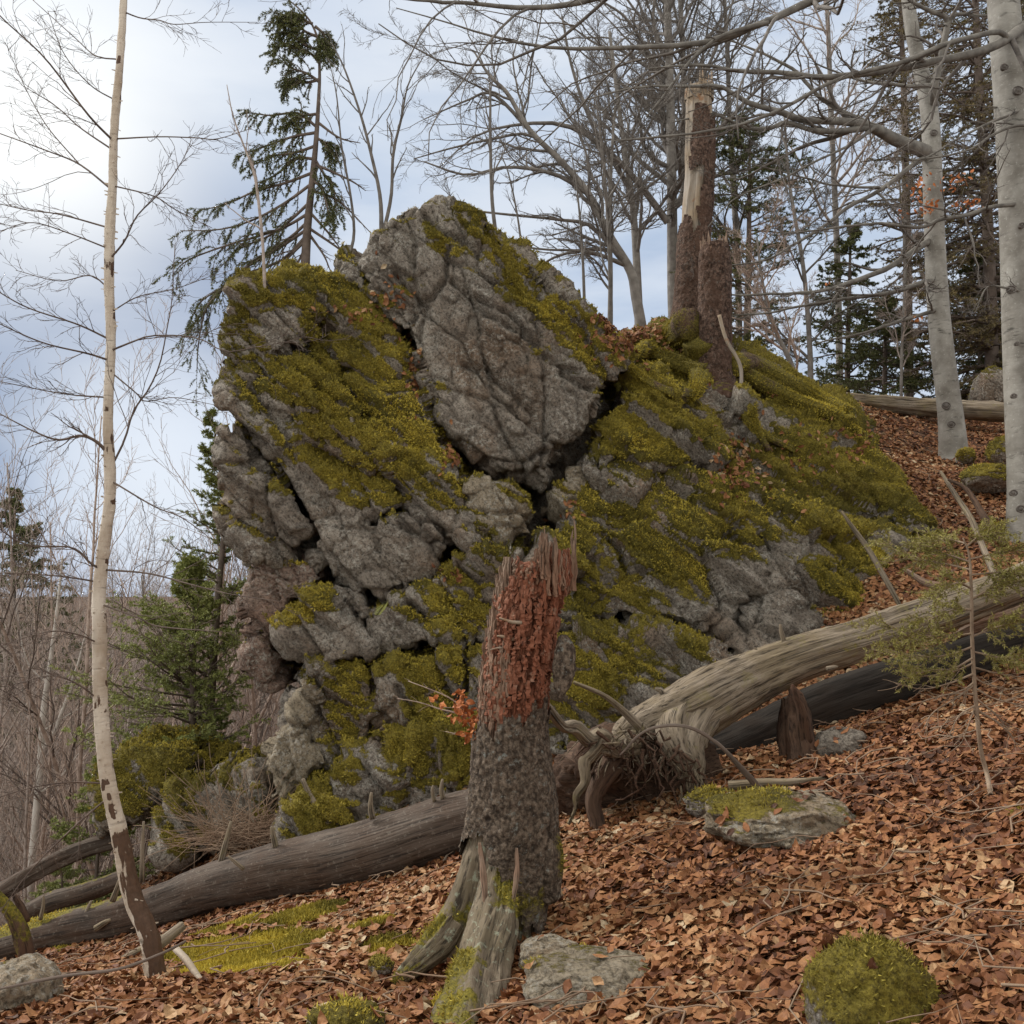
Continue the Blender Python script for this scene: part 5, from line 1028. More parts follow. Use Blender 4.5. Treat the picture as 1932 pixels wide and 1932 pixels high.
def conifer(label, trunk, lens, mat='needle', nb=60, droop=-.5, upt=.0, side=None, ln=.02, wd=.005, per=16, tw=14, name='spruce', group=None, bare=.0, t0=.02, flat=.35, twr=.38, ang=(1.2, 1.6), sub=3, rmin=.002):
    """lens: branch length in metres at trunk fractions 0..1 (base to tip)"""
    A_ = np.array(trunk, float); base = P(*A_[0, :3]); t_ = thing(name, label, 'spruce tree', base, group)
    Tp, Tr = arr([trunk], 30); tb_build('trunk', [(Tp, Tr)], M['conif_bark'], t_, (12,))
    tt = (np.arange(nb)+rng.uniform(0, 1, nb))/nb*(1-t0)+t0; L = np.interp(tt, np.linspace(0, 1, len(lens)), lens)*rng.uniform(.7, 1.15, nb)
    f = tt*29; i = np.clip(f.astype(int), 0, 28); fr = (f-i)[:, None]; b = Tp[0, i]*(1-fr)+Tp[0, i+1]*fr; T = unit(Tp[0, i+1]-Tp[0, i]); r0 = np.interp(tt, np.linspace(0, 1, 30), Tr[0])*.38
    rnd = rng.normal(0, 1, (nb, 3))*np.array([1, 1, .1])
    if side is not None: rnd = rnd+np.array(side)
    pp = unit(rnd-T*(rnd*T).sum(-1, keepdims=True)); a = rng.uniform(*ang, nb)[:, None]-.5*(tt[:, None]**4); d = unit(T*np.cos(a)+pp*np.sin(a))
    if side is not None: L = L*(.6+.6*np.clip(pp@unit(np.array(side, float)), -.4, 1))
    n = 12; pts = [b]; 
    for q in range(1, n):
        s_ = q/(n-1); d = unit(d+rng.normal(0, .05, d.shape)+np.array([0, 0, (droop*(1-s_)+(upt-droop*.3)*s_)/(n*.8)])); pts.append(pts[-1]+d*(L/(n-1))[:, None])
    Bp = np.stack(pts, 1); Br = np.maximum(r0[:, None]*np.linspace(1, .2, n)[None], rmin)
    Sp, Sr = kids(Bp, Br, tw, .12, 1.0, (.6, 1.05), twr, 6, -.25+upt*.5, .08, flat, .5, .4, rmin=rmin*.6, lmin=.05)
    S2, S2r = kids(Sp, Sr, sub, .2, 1.0, (.5, .9), .5, 4, -.15, .08, .5, .6, .5, rmin=rmin*.5, lmin=.035)
    tb_build('branches', [(Bp, Br), (Sp, Sr), (S2, S2r)], M['conif_bark'], t_, (5, 3, 3))
    if bare > 0:
        k1 = rng.random(len(Sp)) > bare; k2 = np.repeat(k1, sub); Sp_, S2_ = Sp[k1], S2[k2]
    else: Sp_, S2_ = Sp, S2
    foliage('needles', [needles(Sp_, per, ln, wd, 3), needles(S2_, max(4, per*2//3), ln, wd, 5), needles(Bp[:, 5:], per, ln, wd, 7)], M[mat], t_)
    return t_

# ------------------------------------------------------------ foreground birch
bp = P(296, 1850, 4.45)
birch = thing('birch_tree', 'slender peeling birch with a bent dark foot standing on the left', 'birch tree', bp)
bt = [(300, 1900, 4.42, 26), (292, 1853, 4.45, 21), (282, 1768, 4.47, 20), (252, 1683, 4.5, 19), (224, 1581, 4.5, 17.5), (204, 1479, 4.5, 15.5), (195, 1377, 4.5, 14.5), (186, 1275, 4.5, 14), (188, 1190, 4.5, 14.5), (191, 1128, 4.5, 13.5), (197, 1026, 4.5, 12), (205, 924, 4.5, 12), (205, 788, 4.5, 10.5), (208, 640, 4.5, 10), (207, 544, 4.5, 10), (206, 442, 4.5, 9.5), (211, 357, 4.5, 9), (217, 255, 4.5, 8.5), (224, 112, 4.5, 8), (232, 0, 4.5, 7.5), (238, -120, 4.5, 7), (240, -400, 4.5, 5)]
bt = [(x_+3.2*math.sin(y_*.021)+2*math.sin(y_*.047+1), y_, d_, r_*.90) for x_, y_, d_, r_ in bt]
lim(bt, birch, 'trunk', M['birch'], sides=60, s=.012, disp=lambda al, th, st, r: .0035*fbm(np.stack([al*6, np.cos(th), np.sin(th)], 1), 3, 401)+.004*np.clip(fbm(np.stack([al*22, np.cos(th)*2, np.sin(th)*2], 1), 3, 402), -.2, 1)-.010*np.clip(1.0-al, 0, 1)*np.abs(fbm(np.stack([al*9, st[:, 1]*70, st[:, 2]*70], 1), 3, 403))+.004*np.clip(1.2-al, 0, 1)*fbm(np.stack([al*40, st[:, 1]*90, st[:, 2]*90], 1), 3, 406),
    mossf=lambda W, nm, st: np.clip((-.88-W[:, 2])*2.2, 0, .95)*np.clip(.60+.6*nm[:, 0]+.5*fbm(np.stack([st[:, 0]*2.5, st[:, 1]*20, st[:, 2]*20], 1), 3, 404), 0, 1)+np.clip(1.5*(fbm(np.stack([st[:, 0]*16, st[:, 1]*26, st[:, 2]*26], 1), 4, 405)-.0), 0, .55))
ROCKS[:] = [r_ for r_ in ROCKS if r_[3].name not in ('x',)]
# peeling curls
mb = MB(); Bp_, Br_ = arr([bt], 120)
for k in range(150):
    i = random.randint(2, 104); th = random.uniform(0, 6.28); r = Br_[0, i]; c = Bp_[0, i]+np.array([math.cos(th)*r, math.sin(th)*r, random.uniform(-.02, .02)]); o_ = np.array([math.cos(th), math.sin(th), 0]); tg = np.array([-o_[1], o_[0], 0]); w_ = random.uniform(.005, .014); h = random.uniform(.002, .006)
    rows = []
    for j in range(4):
        s_ = j/3; p = c+tg*(w_*s_)+o_*(.004*s_+.010*s_*s_); rows += [p-np.array([0, 0, h*(1-.5*s_)]), p+np.array([0, 0, h*(1-.4*s_)])]
    idx = np.arange(8).reshape(4, 2); mb.add(rows, np.stack([idx[:-1, 0], idx[1:, 0], idx[1:, 1], idx[:-1, 1]], 1))
V = np.concatenate(mb.V); mb.build('peeling_bark', M['birch'], birch, extra={'st': V, 'moss': np.zeros(len(V))})['kind'] = 'stuff'
D = 4.5
BR = [[(216, 268, 4.5, 4), (165, 215, 4.4, 3.4), (85, 110, 4.3, 2.7), (0, 30, 4.2, 2), (-80, -60, 4.1, 1)], [(216, 285, 4.5, 3), (150, 240, 4.6, 2.2), (105, 200, 4.7, 1.6), (40, 160, 4.8, 1)],
 [(210, 357, 4.5, 3.4), (150, 310, 4.6, 2.8), (90, 285, 4.7, 2.2), (0, 252, 4.8, 1.6), (-60, 230, 4.9, 1)], [(150, 310, 4.6, 2), (90, 240, 4.6, 1.6), (50, 170, 4.6, 1.2), (10, 80, 4.6, .8)],
 [(222, 112, 4.5, 2.6), (180, 105, 4.6, 2), (140, 70, 4.7, 1.5), (62, 0, 4.8, 1)], [(228, 20, 4.5, 2.6), (265, 34, 4.5, 2), (300, 38, 4.5, 1.7), (330, 46, 4.5, 1.4), (390, 42, 4.6, 1.1), (485, 42, 4.7, .8)],
 [(217, 262, 4.5, 2.6), (300, 258, 4.4, 2), (370, 260, 4.3, 1.8), (410, 262, 4.3, 1.4), (475, 242, 4.3, .8)], [(212, 350, 4.5, 2.4), (290, 370, 4.4, 2), (330, 395, 4.4, 1.6), (400, 430, 4.4, 1)],
 [(206, 490, 4.5, 3.4), (235, 455, 4.45, 2.8), (258, 408, 4.4, 2.3), (300, 365, 4.4, 1.8), (340, 310, 4.4, 1.3), (362, 262, 4.4, .8)],
 [(206, 430, 4.5, 3), (115, 405, 4.6, 2.3), (50, 396, 4.7, 1.6), (0, 385, 4.8, 1)], [(207, 470, 4.5, 2.6), (130, 440, 4.4, 2), (60, 420, 4.3, 1.5), (0, 436, 4.3, 1)],
 [(206, 640, 4.5, 3.2), (146, 612, 4.4, 2.7), (51, 580, 4.3, 2.2), (-20, 540, 4.2, 1.6)], [(206, 680, 4.5, 3.6), (165, 667, 4.4, 3), (85, 648, 4.3, 2.4), (14, 618, 4.2, 1.8), (-40, 590, 4.2, 1.2)],
 [(208, 662, 4.5, 3.4), (250, 645, 4.4, 2.8), (290, 633, 4.3, 2.3), (370, 637, 4.2, 2), (425, 663, 4.15, 1.6), (480, 655, 4.1, 1.3), (560, 640, 4.05, .9), (600, 612, 4, .6)],
 [(208, 885, 4.5, 3.6), (235, 830, 4.5, 3.2), (252, 775, 4.5, 2.9), (280, 735, 4.5, 2.6), (302, 685, 4.5, 2.2), (315, 620, 4.5, 1.8), (325, 560, 4.5, 1.4), (330, 460, 4.5, .9)],
 [(203, 750, 4.5, 2.8), (120, 743, 4.4, 2), (0, 720, 4.3, 1.2)], [(204, 855, 4.5, 6), (180, 832, 4.45, 5), (150, 822, 4.4, 4.2), (110, 830, 4.35, 3.4), (60, 812, 4.3, 2.4), (-20, 770, 4.3, 1.4)],
 [(207, 700, 4.5, 2.6), (255, 740, 4.5, 2), (275, 757, 4.5, 1.8), (330, 750, 4.5, 1.3), (410, 765, 4.5, .8)], [(206, 905, 4.5, 2.8), (290, 955, 4.4, 2.2), (340, 975, 4.3, 1.8), (390, 1010, 4.3, 1)],
 [(192, 1075, 4.5, 4), (170, 1062, 4.45, 3.6), (135, 1033, 4.4, 2.8), (50, 1028, 4.3, 2.2), (-20, 985, 4.2, 1.4)], [(188, 1098, 4.5, 3), (100, 1086, 4.4, 2.2), (-20, 1080, 4.3, 1.4)],
 [(196, 1075, 4.5, 3.4), (280, 1082, 4.4, 2.7), (350, 1100, 4.3, 2.2), (430, 1120, 4.2, 1.6), (530, 1135, 4.1, .9)], [(190, 1140, 4.5, 3.2), (260, 1165, 4.4, 2.6), (300, 1182, 4.4, 2.2), (420, 1192, 4.3, 1.2)],
 [(187, 1215, 4.5, 3), (150, 1198, 4.4, 2.4), (90, 1192, 4.3, 1.8), (-20, 1225, 4.2, 1)], [(186, 1320, 4.5, 3), (145, 1290, 4.4, 2.4), (95, 1275, 4.3, 1.6), (30, 1290, 4.3, 1)],
 [(200, 1478, 4.5, 3), (130, 1476, 4.4, 2.4), (60, 1486, 4.3, 1.8), (-20, 1510, 4.2, 1)], [(204, 1505, 4.5, 3), (140, 1560, 4.5, 2.4), (60, 1640, 4.6, 1.6), (0, 1720, 4.6, 1)], [(206, 545, 4.5, 2.6), (170, 520, 4.5, 2), (110, 530, 4.5, 1.5), (30, 510, 4.5, 1)],
 [(208, 590, 4.5, 2.2), (260, 560, 4.5, 1.8), (330, 545, 4.5, 1.3), (400, 520, 4.5, .8)], [(219, 190, 4.5, 2.4), (170, 160, 4.5, 1.8), (120, 100, 4.5, 1.4), (90, 20, 4.5, .9)]]
for rw in BR:
    p, r = arr([rw], 18); tb_build('branch', [(p, r*.62)], M['birch_twig'], birch, (7,))
Bp_, Br_ = arr(BR, 18)
k1 = kids(Bp_, Br_*.6, 14, .15, 1, (.35, .8), .36, 8, .05, .16, .8, .5, .4, rmin=.0012, lmin=.12)
k2 = kids(*k1, 5, .2, 1, (.4, .8), .42, 6, .05, .16, .8, .6, .5, rmin=.0011, lmin=.05)
tb_build('twigs', [k1, k2], M['birch_twig'], birch, (4, 3))

# ------------------------------------------------------------ the two grey beeches on the right
def limbs_tree(name, label, cat, trunk, brs, mat, tmat, parent=None, twm=(8, 6, 3), tr=(.34, .4, .45), up=.15, s=.02, rmin=.0022, sides=36, group=None, disp=True, mossf=None, bmat=None, wig=.16, flat=.55):
    t_ = thing(name, label, cat, P(*trunk[0][:3]), group)
    lim(trunk, t_, 'trunk', M[tmat], sides=sides, s=s, disp=(lambda al, th, st, r: .07*r*fbm(np.stack([al*1.2, np.cos(th), np.sin(th)], 1), 4, 411)) if disp else None, mossf=mossf)
    for rw in brs:
        p, r = arr([rw], 26); p[0, 1:-1] += fbm(p[0, 1:-1]*2.5, 3, 421)[:, None]*.05; tb_build('branch', [(p, r*.82)], M[bmat or mat], t_, (9,))
    if brs:
        p, r = arr(brs, 22); lv = [kids(p, r, twm[0], .12, 1, (.45, .95), tr[0], 9, up, wig, flat, .5, .3, rmin=rmin, lmin=.2)]
        for q in range(1, len(twm)): lv.append(kids(*lv[-1], twm[q], .12, 1, (.45, .9), tr[q], 7 if q == 1 else 5, up, wig, flat+.2, .6, .4, rmin=rmin*.85, lmin=.06))
        tb_build('twigs', lv, M[mat], t_, (5, 4, 3))
    return t_
T1b = [[(1755, 290, 11.0, 18), (1731, 280, 10.9, 16), (1679, 256, 10.7, 14), (1635, 236, 10.5, 11), (1579, 228, 10.4, 9), (1511, 224, 10.3, 8), (1463, 208, 10.2, 7), (1415, 192, 10.1, 6), (1359, 162, 10, 4.5), (1299, 164, 9.9, 3.5), (1200, 165, 9.8, 2.6), (1100, 190, 9.7, 1.5)],
 [(1640, 240, 10.5, 8), (1583, 248, 10.4, 7), (1535, 244, 10.3, 6), (1487, 230, 10.3, 5.5), (1455, 240, 10.2, 5), (1407, 240, 10.2, 4), (1351, 218, 10.1, 3), (1270, 230, 10, 1.8)],
 [(1685, 258, 10.7, 9), (1619, 224, 10.6, 6), (1559, 192, 10.5, 5), (1531, 164, 10.4, 4.5), (1499, 132, 10.4, 4), (1439, 100, 10.3, 3), (1375, 76, 10.2, 2)],
 [(1760, 290, 11, 7), (1727, 308, 10.9, 6), (1659, 360, 10.7, 5), (1599, 392, 10.6, 4.5), (1559, 424, 10.5, 4), (1499, 460, 10.4, 3), (1439, 492, 10.3, 2.2), (1350, 504, 10.2, 1.4)],
 [(1765, 450, 11, 9), (1739, 464, 10.9, 8), (1679, 504, 10.7, 6.5), (1619, 528, 10.5, 5.5), (1559, 548, 10.3, 4.5), (1479, 556, 10.2, 3.5), (1379, 556, 10.1, 2)],
 [(1770, 525, 11, 8), (1747, 532, 10.9, 7), (1679, 552, 10.7, 5), (1599, 564, 10.6, 4), (1519, 576, 10.5, 3.2), (1459, 588, 10.4, 2.5), (1379, 596, 10.3, 1.6)],
 [(1775, 580, 11, 7), (1755, 588, 10.9, 5), (1699, 604, 10.8, 4), (1639, 624, 10.7, 3), (1539, 648, 10.6, 1.6)],
 [(1764, 200, 11, 10), (1763, 176, 10.8, 10), (1771, 120, 10.7, 9), (1787, 40, 10.6, 7), (1755, 20, 10.5, 5), (1719, 0, 10.4, 4), (1680, -40, 10.3, 3)],
 [(1784, 50, 10.6, 6), (1800, 30, 10.6, 5), (1819, 26, 10.6, 4), (1863, 30, 10.6, 3), (1932, 10, 10.6, 2)],
 [(1767, 160, 10.8, 6), (1719, 164, 10.6, 5), (1679, 158, 10.5, 4), (1623, 152, 10.4, 3), (1540, 120, 10.3, 1.8)],
 [(1660, 355, 10.7, 3.5), (1637, 354, 10.6, 3.2), (1559, 348, 10.5, 2.6), (1487, 328, 10.4, 2), (1415, 308, 10.4, 1.4)], [(1655, 364, 10.7, 3), (1680, 390, 10.6, 2.6), (1700, 410, 10.6, 2.4), (1720, 424, 10.5, 1.6)],
 [(1650, 240, 10.5, 5), (1607, 272, 10.4, 3.2), (1539, 304, 10.3, 2.6), (1479, 336, 10.2, 2.3), (1399, 368, 10.1, 1.8), (1359, 400, 10, 1.4), (1300, 480, 10, 1)]]
beech1 = limbs_tree('beech_tree', 'grey-barked beech with wide bare limbs between the snag and the right-hand beech', 'beech tree',
 [(1798, 905, 10.9, 36), (1800, 870, 11, 28), (1795, 800, 11, 24), (1788, 740, 11, 22), (1776, 640, 11, 21), (1768, 540, 11, 20), (1764, 450, 11, 19), (1760, 350, 11, 18), (1757, 260, 11, 17), (1750, 190, 11, 16), (1735, 120, 11, 14), (1720, 50, 11, 13), (1708, -60, 11, 12), (1690, -300, 11, 9)], T1b, 'twig_grey', 'beech', bmat='beech_limb', mossf=lambda W, nm, st: .30*np.clip(fbm(W*4, 3, 431)+.3, 0, 1))
T2b = [[(1960, 35, 8, 14), (1932, 50, 7.9, 13), (1891, 80, 7.7, 11), (1839, 100, 7.6, 10), (1759, 116, 7.5, 9), (1679, 132, 7.4, 8), (1619, 140, 7.3, 7.5), (1559, 146, 7.3, 7), (1499, 142, 7.2, 6), (1399, 132, 7.2, 5), (1331, 120, 7.1, 3.5), (1220, 130, 7, 2)],
 [(1900, 70, 7.7, 7), (1871, 62, 7.6, 6.5), (1783, 84, 7.4, 6), (1711, 114, 7.3, 5.5), (1639, 132, 7.2, 5), (1559, 160, 7.1, 4.6), (1479, 204, 7, 4.2), (1419, 228, 7, 3.8), (1351, 244, 6.9, 3.2), (1159, 266, 6.8, 1.8)],
 [(1960, 380, 8, 6), (1875, 392, 7.8, 5), (1819, 408, 7.7, 4.5), (1775, 412, 7.6, 4.5), (1739, 424, 7.6, 4), (1639, 420, 7.5, 3), (1479, 440, 7.4, 1.6)],
 [(1960, 190, 8, 5), (1932, 204, 7.9, 3.5), (1859, 236, 7.7, 3), (1799, 268, 7.6, 2.6), (1739, 300, 7.5, 2), (1700, 296, 7.5, 1.4)], [(1960, 260, 8, 5), (1932, 236, 7.8, 4), (1879, 252, 7.7, 3.4), (1829, 284, 7.6, 2.8), (1767, 296, 7.5, 2.2), (1720, 300, 7.5, 1.4)],
 [(1960, 560, 8, 4), (1890, 540, 7.8, 2.4), (1860, 545, 7.8, 1.6), (1840, 590, 7.8, 1)],
 [(1990, -160, 8, 18), (1800, -90, 7.8, 15), (1640, -40, 7.6, 12), (1535, 0, 7.4, 10), (1479, 26, 7.3, 9), (1439, 44, 7.2, 8), (1383, 64, 7.2, 7.5), (1299, 84, 7.1, 6.5), (1162, 90, 7.0, 5), (1053, 88, 6.9, 4), (941, 70, 6.8, 3), (856, 48, 6.7, 2), (747, 15, 6.6, 1.2)],
 [(1990, -260, 8, 18), (1700, -180, 7.4, 14), (1400, -80, 6.8, 10), (1200, -25, 6.6, 8), (1101, 2, 6.5, 7), (1019, 12, 6.4, 6), (924, 8, 6.3, 5), (822, 3, 6.2, 4), (754, -3, 6.1, 3), (640, -20, 6, 1.6)],
 [(1450, 44, 7.2, 6), (1380, 60, 7.1, 4.6), (1330, 90, 7.1, 4), (1290, 130, 7, 3.6), (1255, 175, 7, 3), (1220, 220, 7, 2)]]
beech2 = limbs_tree('beech_tree', 'thick pale beech trunk dotted with knots at the right edge', 'beech tree',
 [(1950, 1050, 8, 62), (1945, 1010, 8, 42), (1940, 900, 8, 37), (1934, 800, 8, 35), (1928, 650, 8, 34), (1920, 400, 8, 33), (1908, 200, 8, 31), (1893, 0, 8, 29), (1885, -200, 8, 26), (1880, -400, 8, 22)], T2b, 'twig_grey', 'beech', bmat='beech_limb', twm=(9, 6, 3), rmin=.0016, mossf=lambda W, nm, st: .32*np.clip(fbm(W*3, 3, 432)+.25, 0, 1))
# knots (branch scars) on the beeches
for bt_, lst in ((beech2, [(1895, 126, 7.84, 7), (1921, 170, 7.84, 10), (1928, 425, 7.83, 6), (1908, 546, 7.83, 9), (1913, 747, 7.83, 5), (1919, 648, 7.83, 4), (1912, 930, 7.82, 7), (1926, 960, 7.82, 8)]), (beech1, [(1762, 250, 10.88, 7), (1785, 765, 10.87, 8), (1795, 800, 10.86, 7), (1752, 150, 10.9, 5)])):
    for px, py, d, r in lst:
        c = P(px, py, d); n = 20; an = np.linspace(0, 2*math.pi, n); rr = r*d/FPX
        pts = np.stack([c[0]+np.cos(an)*rr, c[1]+.0*an+abs(0)*an, c[2]+np.sin(an)*rr*.75], 1); mb = MB(); tubes(mb, [(pts, np.full(n, .007))], 6, False)
        tubes(mb, [(np.array([c+np.array([0, .03, 0]), c+np.array([0, -.004, 0])]), np.array([rr*.8, rr*.55]))], 12)
        V = np.concatenate(mb.V); mb.build('knot', M['twig_grey'], bt_, extra={'st': V, 'moss': np.zeros(len(V))})
# copper leaves still hanging
def hang(parent_or_none, specs, label=None, cat=None, name='dry_leaves', sz=.06):
    pp = []
    for px, py, d, sx, sy, n in specs:
        for k in range(n): pp.append(P(random.gauss(px, sx), random.gauss(py, sy), d+random.gauss(0, .08)))
    pp = np.array(pp); o = leaves(name, pp, unit(rng.normal(0, 1, (len(pp), 3))*[1, .4, .4]+[0, -1.1, .2]), rng.uniform(.6, 1.15, len(pp))*sz, .9, M['leaf_orange'], parent_or_none, tuple(parent_or_none.location) if parent_or_none else None); return o
hang(beech1, [(1740, 355, 10.6, 9, 10, 26), (1795, 345, 10.6, 14, 10, 26), (1745, 395, 10.6, 12, 9, 34), (1830, 385, 10.6, 14, 5, 26), (1820, 335, 10.6, 18, 8, 10), (1700, 405, 10.6, 6, 8, 5), (1730, 600, 10.7, 8, 6, 8), (1560, 535, 10.4, 4, 3, 3)])

# ------------------------------------------------------------ bare beeches behind the outcrop
def auto_limbs(trunk, m, t0, t1, Lm, up, ang=(.5, 1.0), side=None, n=14):
    p, r = arr([trunk], 30); c, cr = kids(p, r, m, t0, t1, ang, 1, n, up, .13, .9, .55, .25, Lfix=Lm, side=side); return c, cr
def bg_tree(name, label, trunk, m, Lm, mat='twig_grey', tmat='trunk_bg', t0=.25, up=.3, side=None, twm=(9, 7, 4), rmin=.0035, group=None, extra=(), cat='beech tree', ang=(.5, 1.0)):
    t_ = thing(name, label, cat, P(*trunk[0][:3]), group); p, r = arr([trunk], 34); tb_build('trunk', [(p, r)], M[tmat], t_, (12,))
    c, cr = auto_limbs(trunk, m, t0, 1.0, Lm, up, ang, side)
    if extra:
        e, er = arr(extra, 14); c = np.concatenate([c, e]); cr = np.concatenate([cr, er])
    tb_build('limbs', [(c, cr)], M[mat], t_, (6,))
    lv = [kids(c, cr, twm[0], .1, 1, (.4, .9), .42, 8, .15, .14, .7, .55, .35, rmin=rmin, lmin=.2)]
    for q in range(1, len(twm)): lv.append(kids(*lv[-1], twm[q], .1, 1, (.4, .9), .42, 6 if q == 1 else 4, .15, .16, .9, .65, .5, rmin=rmin*.75, lmin=.07))
    tb_build('twigs', lv, M[mat], t_, (4, 3, 3)); return t_
G_ = 'bare beeches behind the outcrop'
bg_tree('bare_beech', 'bare dark beech leaning far to the left right behind the slab', [(1214, 640, 14.5, 11), (1200, 560, 14.5, 10), (1189, 510, 14.5, 9), (1148, 442, 14.4, 8), (1111, 367, 14.3, 7), (1060, 306, 14.2, 6), (999, 245, 14.1, 5), (958, 177, 14, 4), (924, 143, 13.9, 3), (893, 95, 13.8, 1.5)], 16, 1.7, side=(-.5, 0, .2), group=G_,
  extra=[[(1111, 367, 14.3, 5), (1050, 330, 14.2, 4), (960, 315, 14.1, 3), (880, 330, 14, 2.4), (800, 305, 13.9, 1.4)], [(1060, 306, 14.2, 4), (1000, 255, 14.1, 3), (930, 262, 14, 2.4), (850, 280, 13.9, 1.8), (780, 300, 13.8, 1)], [(999, 245, 14.1, 4), (930, 178, 14, 3), (880, 190, 14, 2), (800, 225, 13.9, 1)], [(1189, 510, 14.5, 6), (1120, 430, 14.3, 4), (1060, 415, 14.2, 3), (960, 405, 14.1, 2.4), (880, 395, 14, 1.6), (850, 380, 14, 1)], [(1180, 500, 14.5, 5), (1110, 475, 14.2, 3), (1020, 470, 14.1, 2), (930, 455, 14, 1)]])
bg_tree('bare_beech', 'bare beech with twin grey stems and an arching limb behind the moss hump', [(1206, 640, 16, 9), (1204, 560, 16, 8), (1198, 440, 16, 7), (1190, 360, 16, 6), (1178, 280, 16, 5), (1165, 180, 16, 4), (1150, 60, 16, 3)], 22, 2.0, side=(-.2, 0, .2), group=G_,
  extra=[[(1260, 420, 16, 7), (1200, 340, 15.8, 6), (1130, 270, 15.6, 5), (1060, 235, 15.5, 4), (980, 235, 15.4, 3), (900, 255, 15.3, 2), (830, 315, 15.2, 1)], [(1190, 360, 16, 5), (1120, 240, 15.8, 4), (1080, 130, 15.7, 3), (1060, 30, 15.6, 2)]])
bg_tree('bare_beech', 'straight grey beech stem rising directly behind the tall snag', [(1275, 640, 17, 12), (1270, 560, 17, 11), (1268, 400, 17, 10), (1266, 250, 17, 9), (1262, 100, 17, 8), (1256, -80, 17, 6)], 26, 2.6, group=G_, t0=.35, side=(-.2, 0, 0))
bg_tree('bare_beech', 'tall forked beech whose crown fills the sky above the snag', [(1300, 640, 19, 8), (1298, 450, 19, 7), (1292, 250, 19, 6), (1288, 100, 19, 5), (1280, -60, 19, 4)], 30, 3.0, group=G_, t0=.3, twm=(10, 8, 4), up=.5)
bg_tree('bare_beech', 'slim beech with dense fine twigs between the snags and the flat-topped spruce', [(1395, 700, 18, 7), (1392, 500, 18, 6), (1380, 300, 18, 5), (1372, 100, 18, 4), (1365, -50, 18, 3)], 24, 1.9, group=G_, t0=.15)
bg_tree('bare_beech', 'slim grey beech between the flat-topped spruce and the narrow spruce', [(1530, 750, 16, 6), (1527, 640, 16, 5), (1515, 500, 16, 4), (1490, 350, 16, 3), (1480, 220, 16, 2)], 16, 1.3, group=G_, t0=.1)
bg_tree('bare_beech', 'thin leaning bare tree with reddish stem right of the moss roots', [(1510, 730, 15, 5), (1490, 680, 15, 5), (1462, 620, 15, 4), (1440, 540, 15, 3), (1428, 450, 15, 2)], 14, 1.1, group=G_, t0=.1, mat='twig_brown')
bg_tree('bare_beech', 'bare beech with upswept limbs on the skyline left of the tall snag', [(1150, 640, 13, 5), (1152, 520, 13, 4.5), (1150, 400, 13, 4), (1154, 300, 13, 3), (1160, 200, 13, 2)], 18, 1.2, group=G_, t0=.15)
bg_tree('bare_sapling', 'thin young bare tree behind the narrow spruce, left of the near beech', [(1700, 760, 15, 3), (1702, 650, 15, 3), (1708, 500, 15, 2.5), (1700, 380, 15, 2), (1690, 250, 15, 1)], 16, .9, t0=.1, mat='twig_pale', cat='sapling')
bg_tree('bare_beech', 'far bare beech showing only its crown at the top between snag and near beech', [(1585, 740, 22, 7), (1580, 500, 22, 6), (1570, 250, 22, 5), (1560, 0, 22, 4), (1550, -150, 22, 3)], 26, 2.6, group=G_, t0=.3, mat='twig_pale')

# saplings on the crest of the outcrop
def sapling(label, stems, d, m=6, mat='twig_grey', name='bare_sapling', L=.35, group='saplings rooted on the outcrop'):
    t_ = thing(name, label, 'sapling', P(stems[0][0][0], stems[0][0][1], d), group); p, r = arr([[(a, b, d, c) for a, b, c in s] for s in stems], 20)
    for i in range(len(p)): tb_build('stem', [(p[i:i+1], r[i:i+1])], M[mat], t_, (6,))
    k1 = kids(p, r, m, .25, 1, (.3, .7), .30, 8, .3, .12, .6, .55, .35, rmin=.0022, lmin=L*.5); k2 = kids(*k1, 3, .2, 1, (.3, .7), .4, 5, .2, .14, .8, .6, .5, rmin=.0018, lmin=.06)
    tb_build('twigs', [k1, k2], M[mat], t_, (4, 3)); return t_
sapling('two-stemmed bare sapling on the left shoulder of the slab', [[(720, 445, 5), (717, 370, 4), (700, 290, 3.4), (680, 215, 2.8), (650, 130, 2), (625, 80, 1)], [(722, 445, 4), (738, 370, 3.5), (742, 290, 3), (758, 220, 2.4), (770, 160, 1.6), (800, 105, .8)]], 8.9, 11)
sapling('thin curved bare sapling left of the two-stemmed one on the outcrop crest', [[(655, 495, 3.5), (668, 440, 3), (660, 360, 2.6), (645, 280, 2), (635, 180, 1.4), (620, 110, .7)]], 9.2, 9)
sapling('straight thin bare sapling behind the right edge of the slab', [[(935, 440, 4.5), (928, 370, 4), (925, 250, 3.2), (925, 180, 2.4), (922, 140, 1)]], 9.6, 10)
sapling('faint thin sapling right of the straight one behind the slab', [[(985, 470, 2.6), (975, 400, 2), (960, 330, 1.5), (945, 290, .8)]], 9.8, 6)
sapling('moss-footed sapling on the leaves between the slab and the tall snag', [[(1150, 630, 7), (1152, 560, 4.5), (1148, 430, 4), (1140, 330, 3), (1130, 230, 2), (1120, 160, 1)]], 11, 11)
sapling('slender sapling on the slab shoulder left of the moss-footed one', [[(1103, 585, 3.5), (1100, 500, 3), (1095, 420, 2.4), (1085, 330, 1.6), (1070, 250, .8)]], 10.8, 8)
sapling('crooked grey sapling in front of the top-left moss block', [[(500, 560, 3.5), (497, 480, 3), (490, 400, 3), (480, 330, 2.6), (462, 280, 2), (440, 220, 1.4), (428, 160, .8)]], 7.9, 5, 'twig_pale')

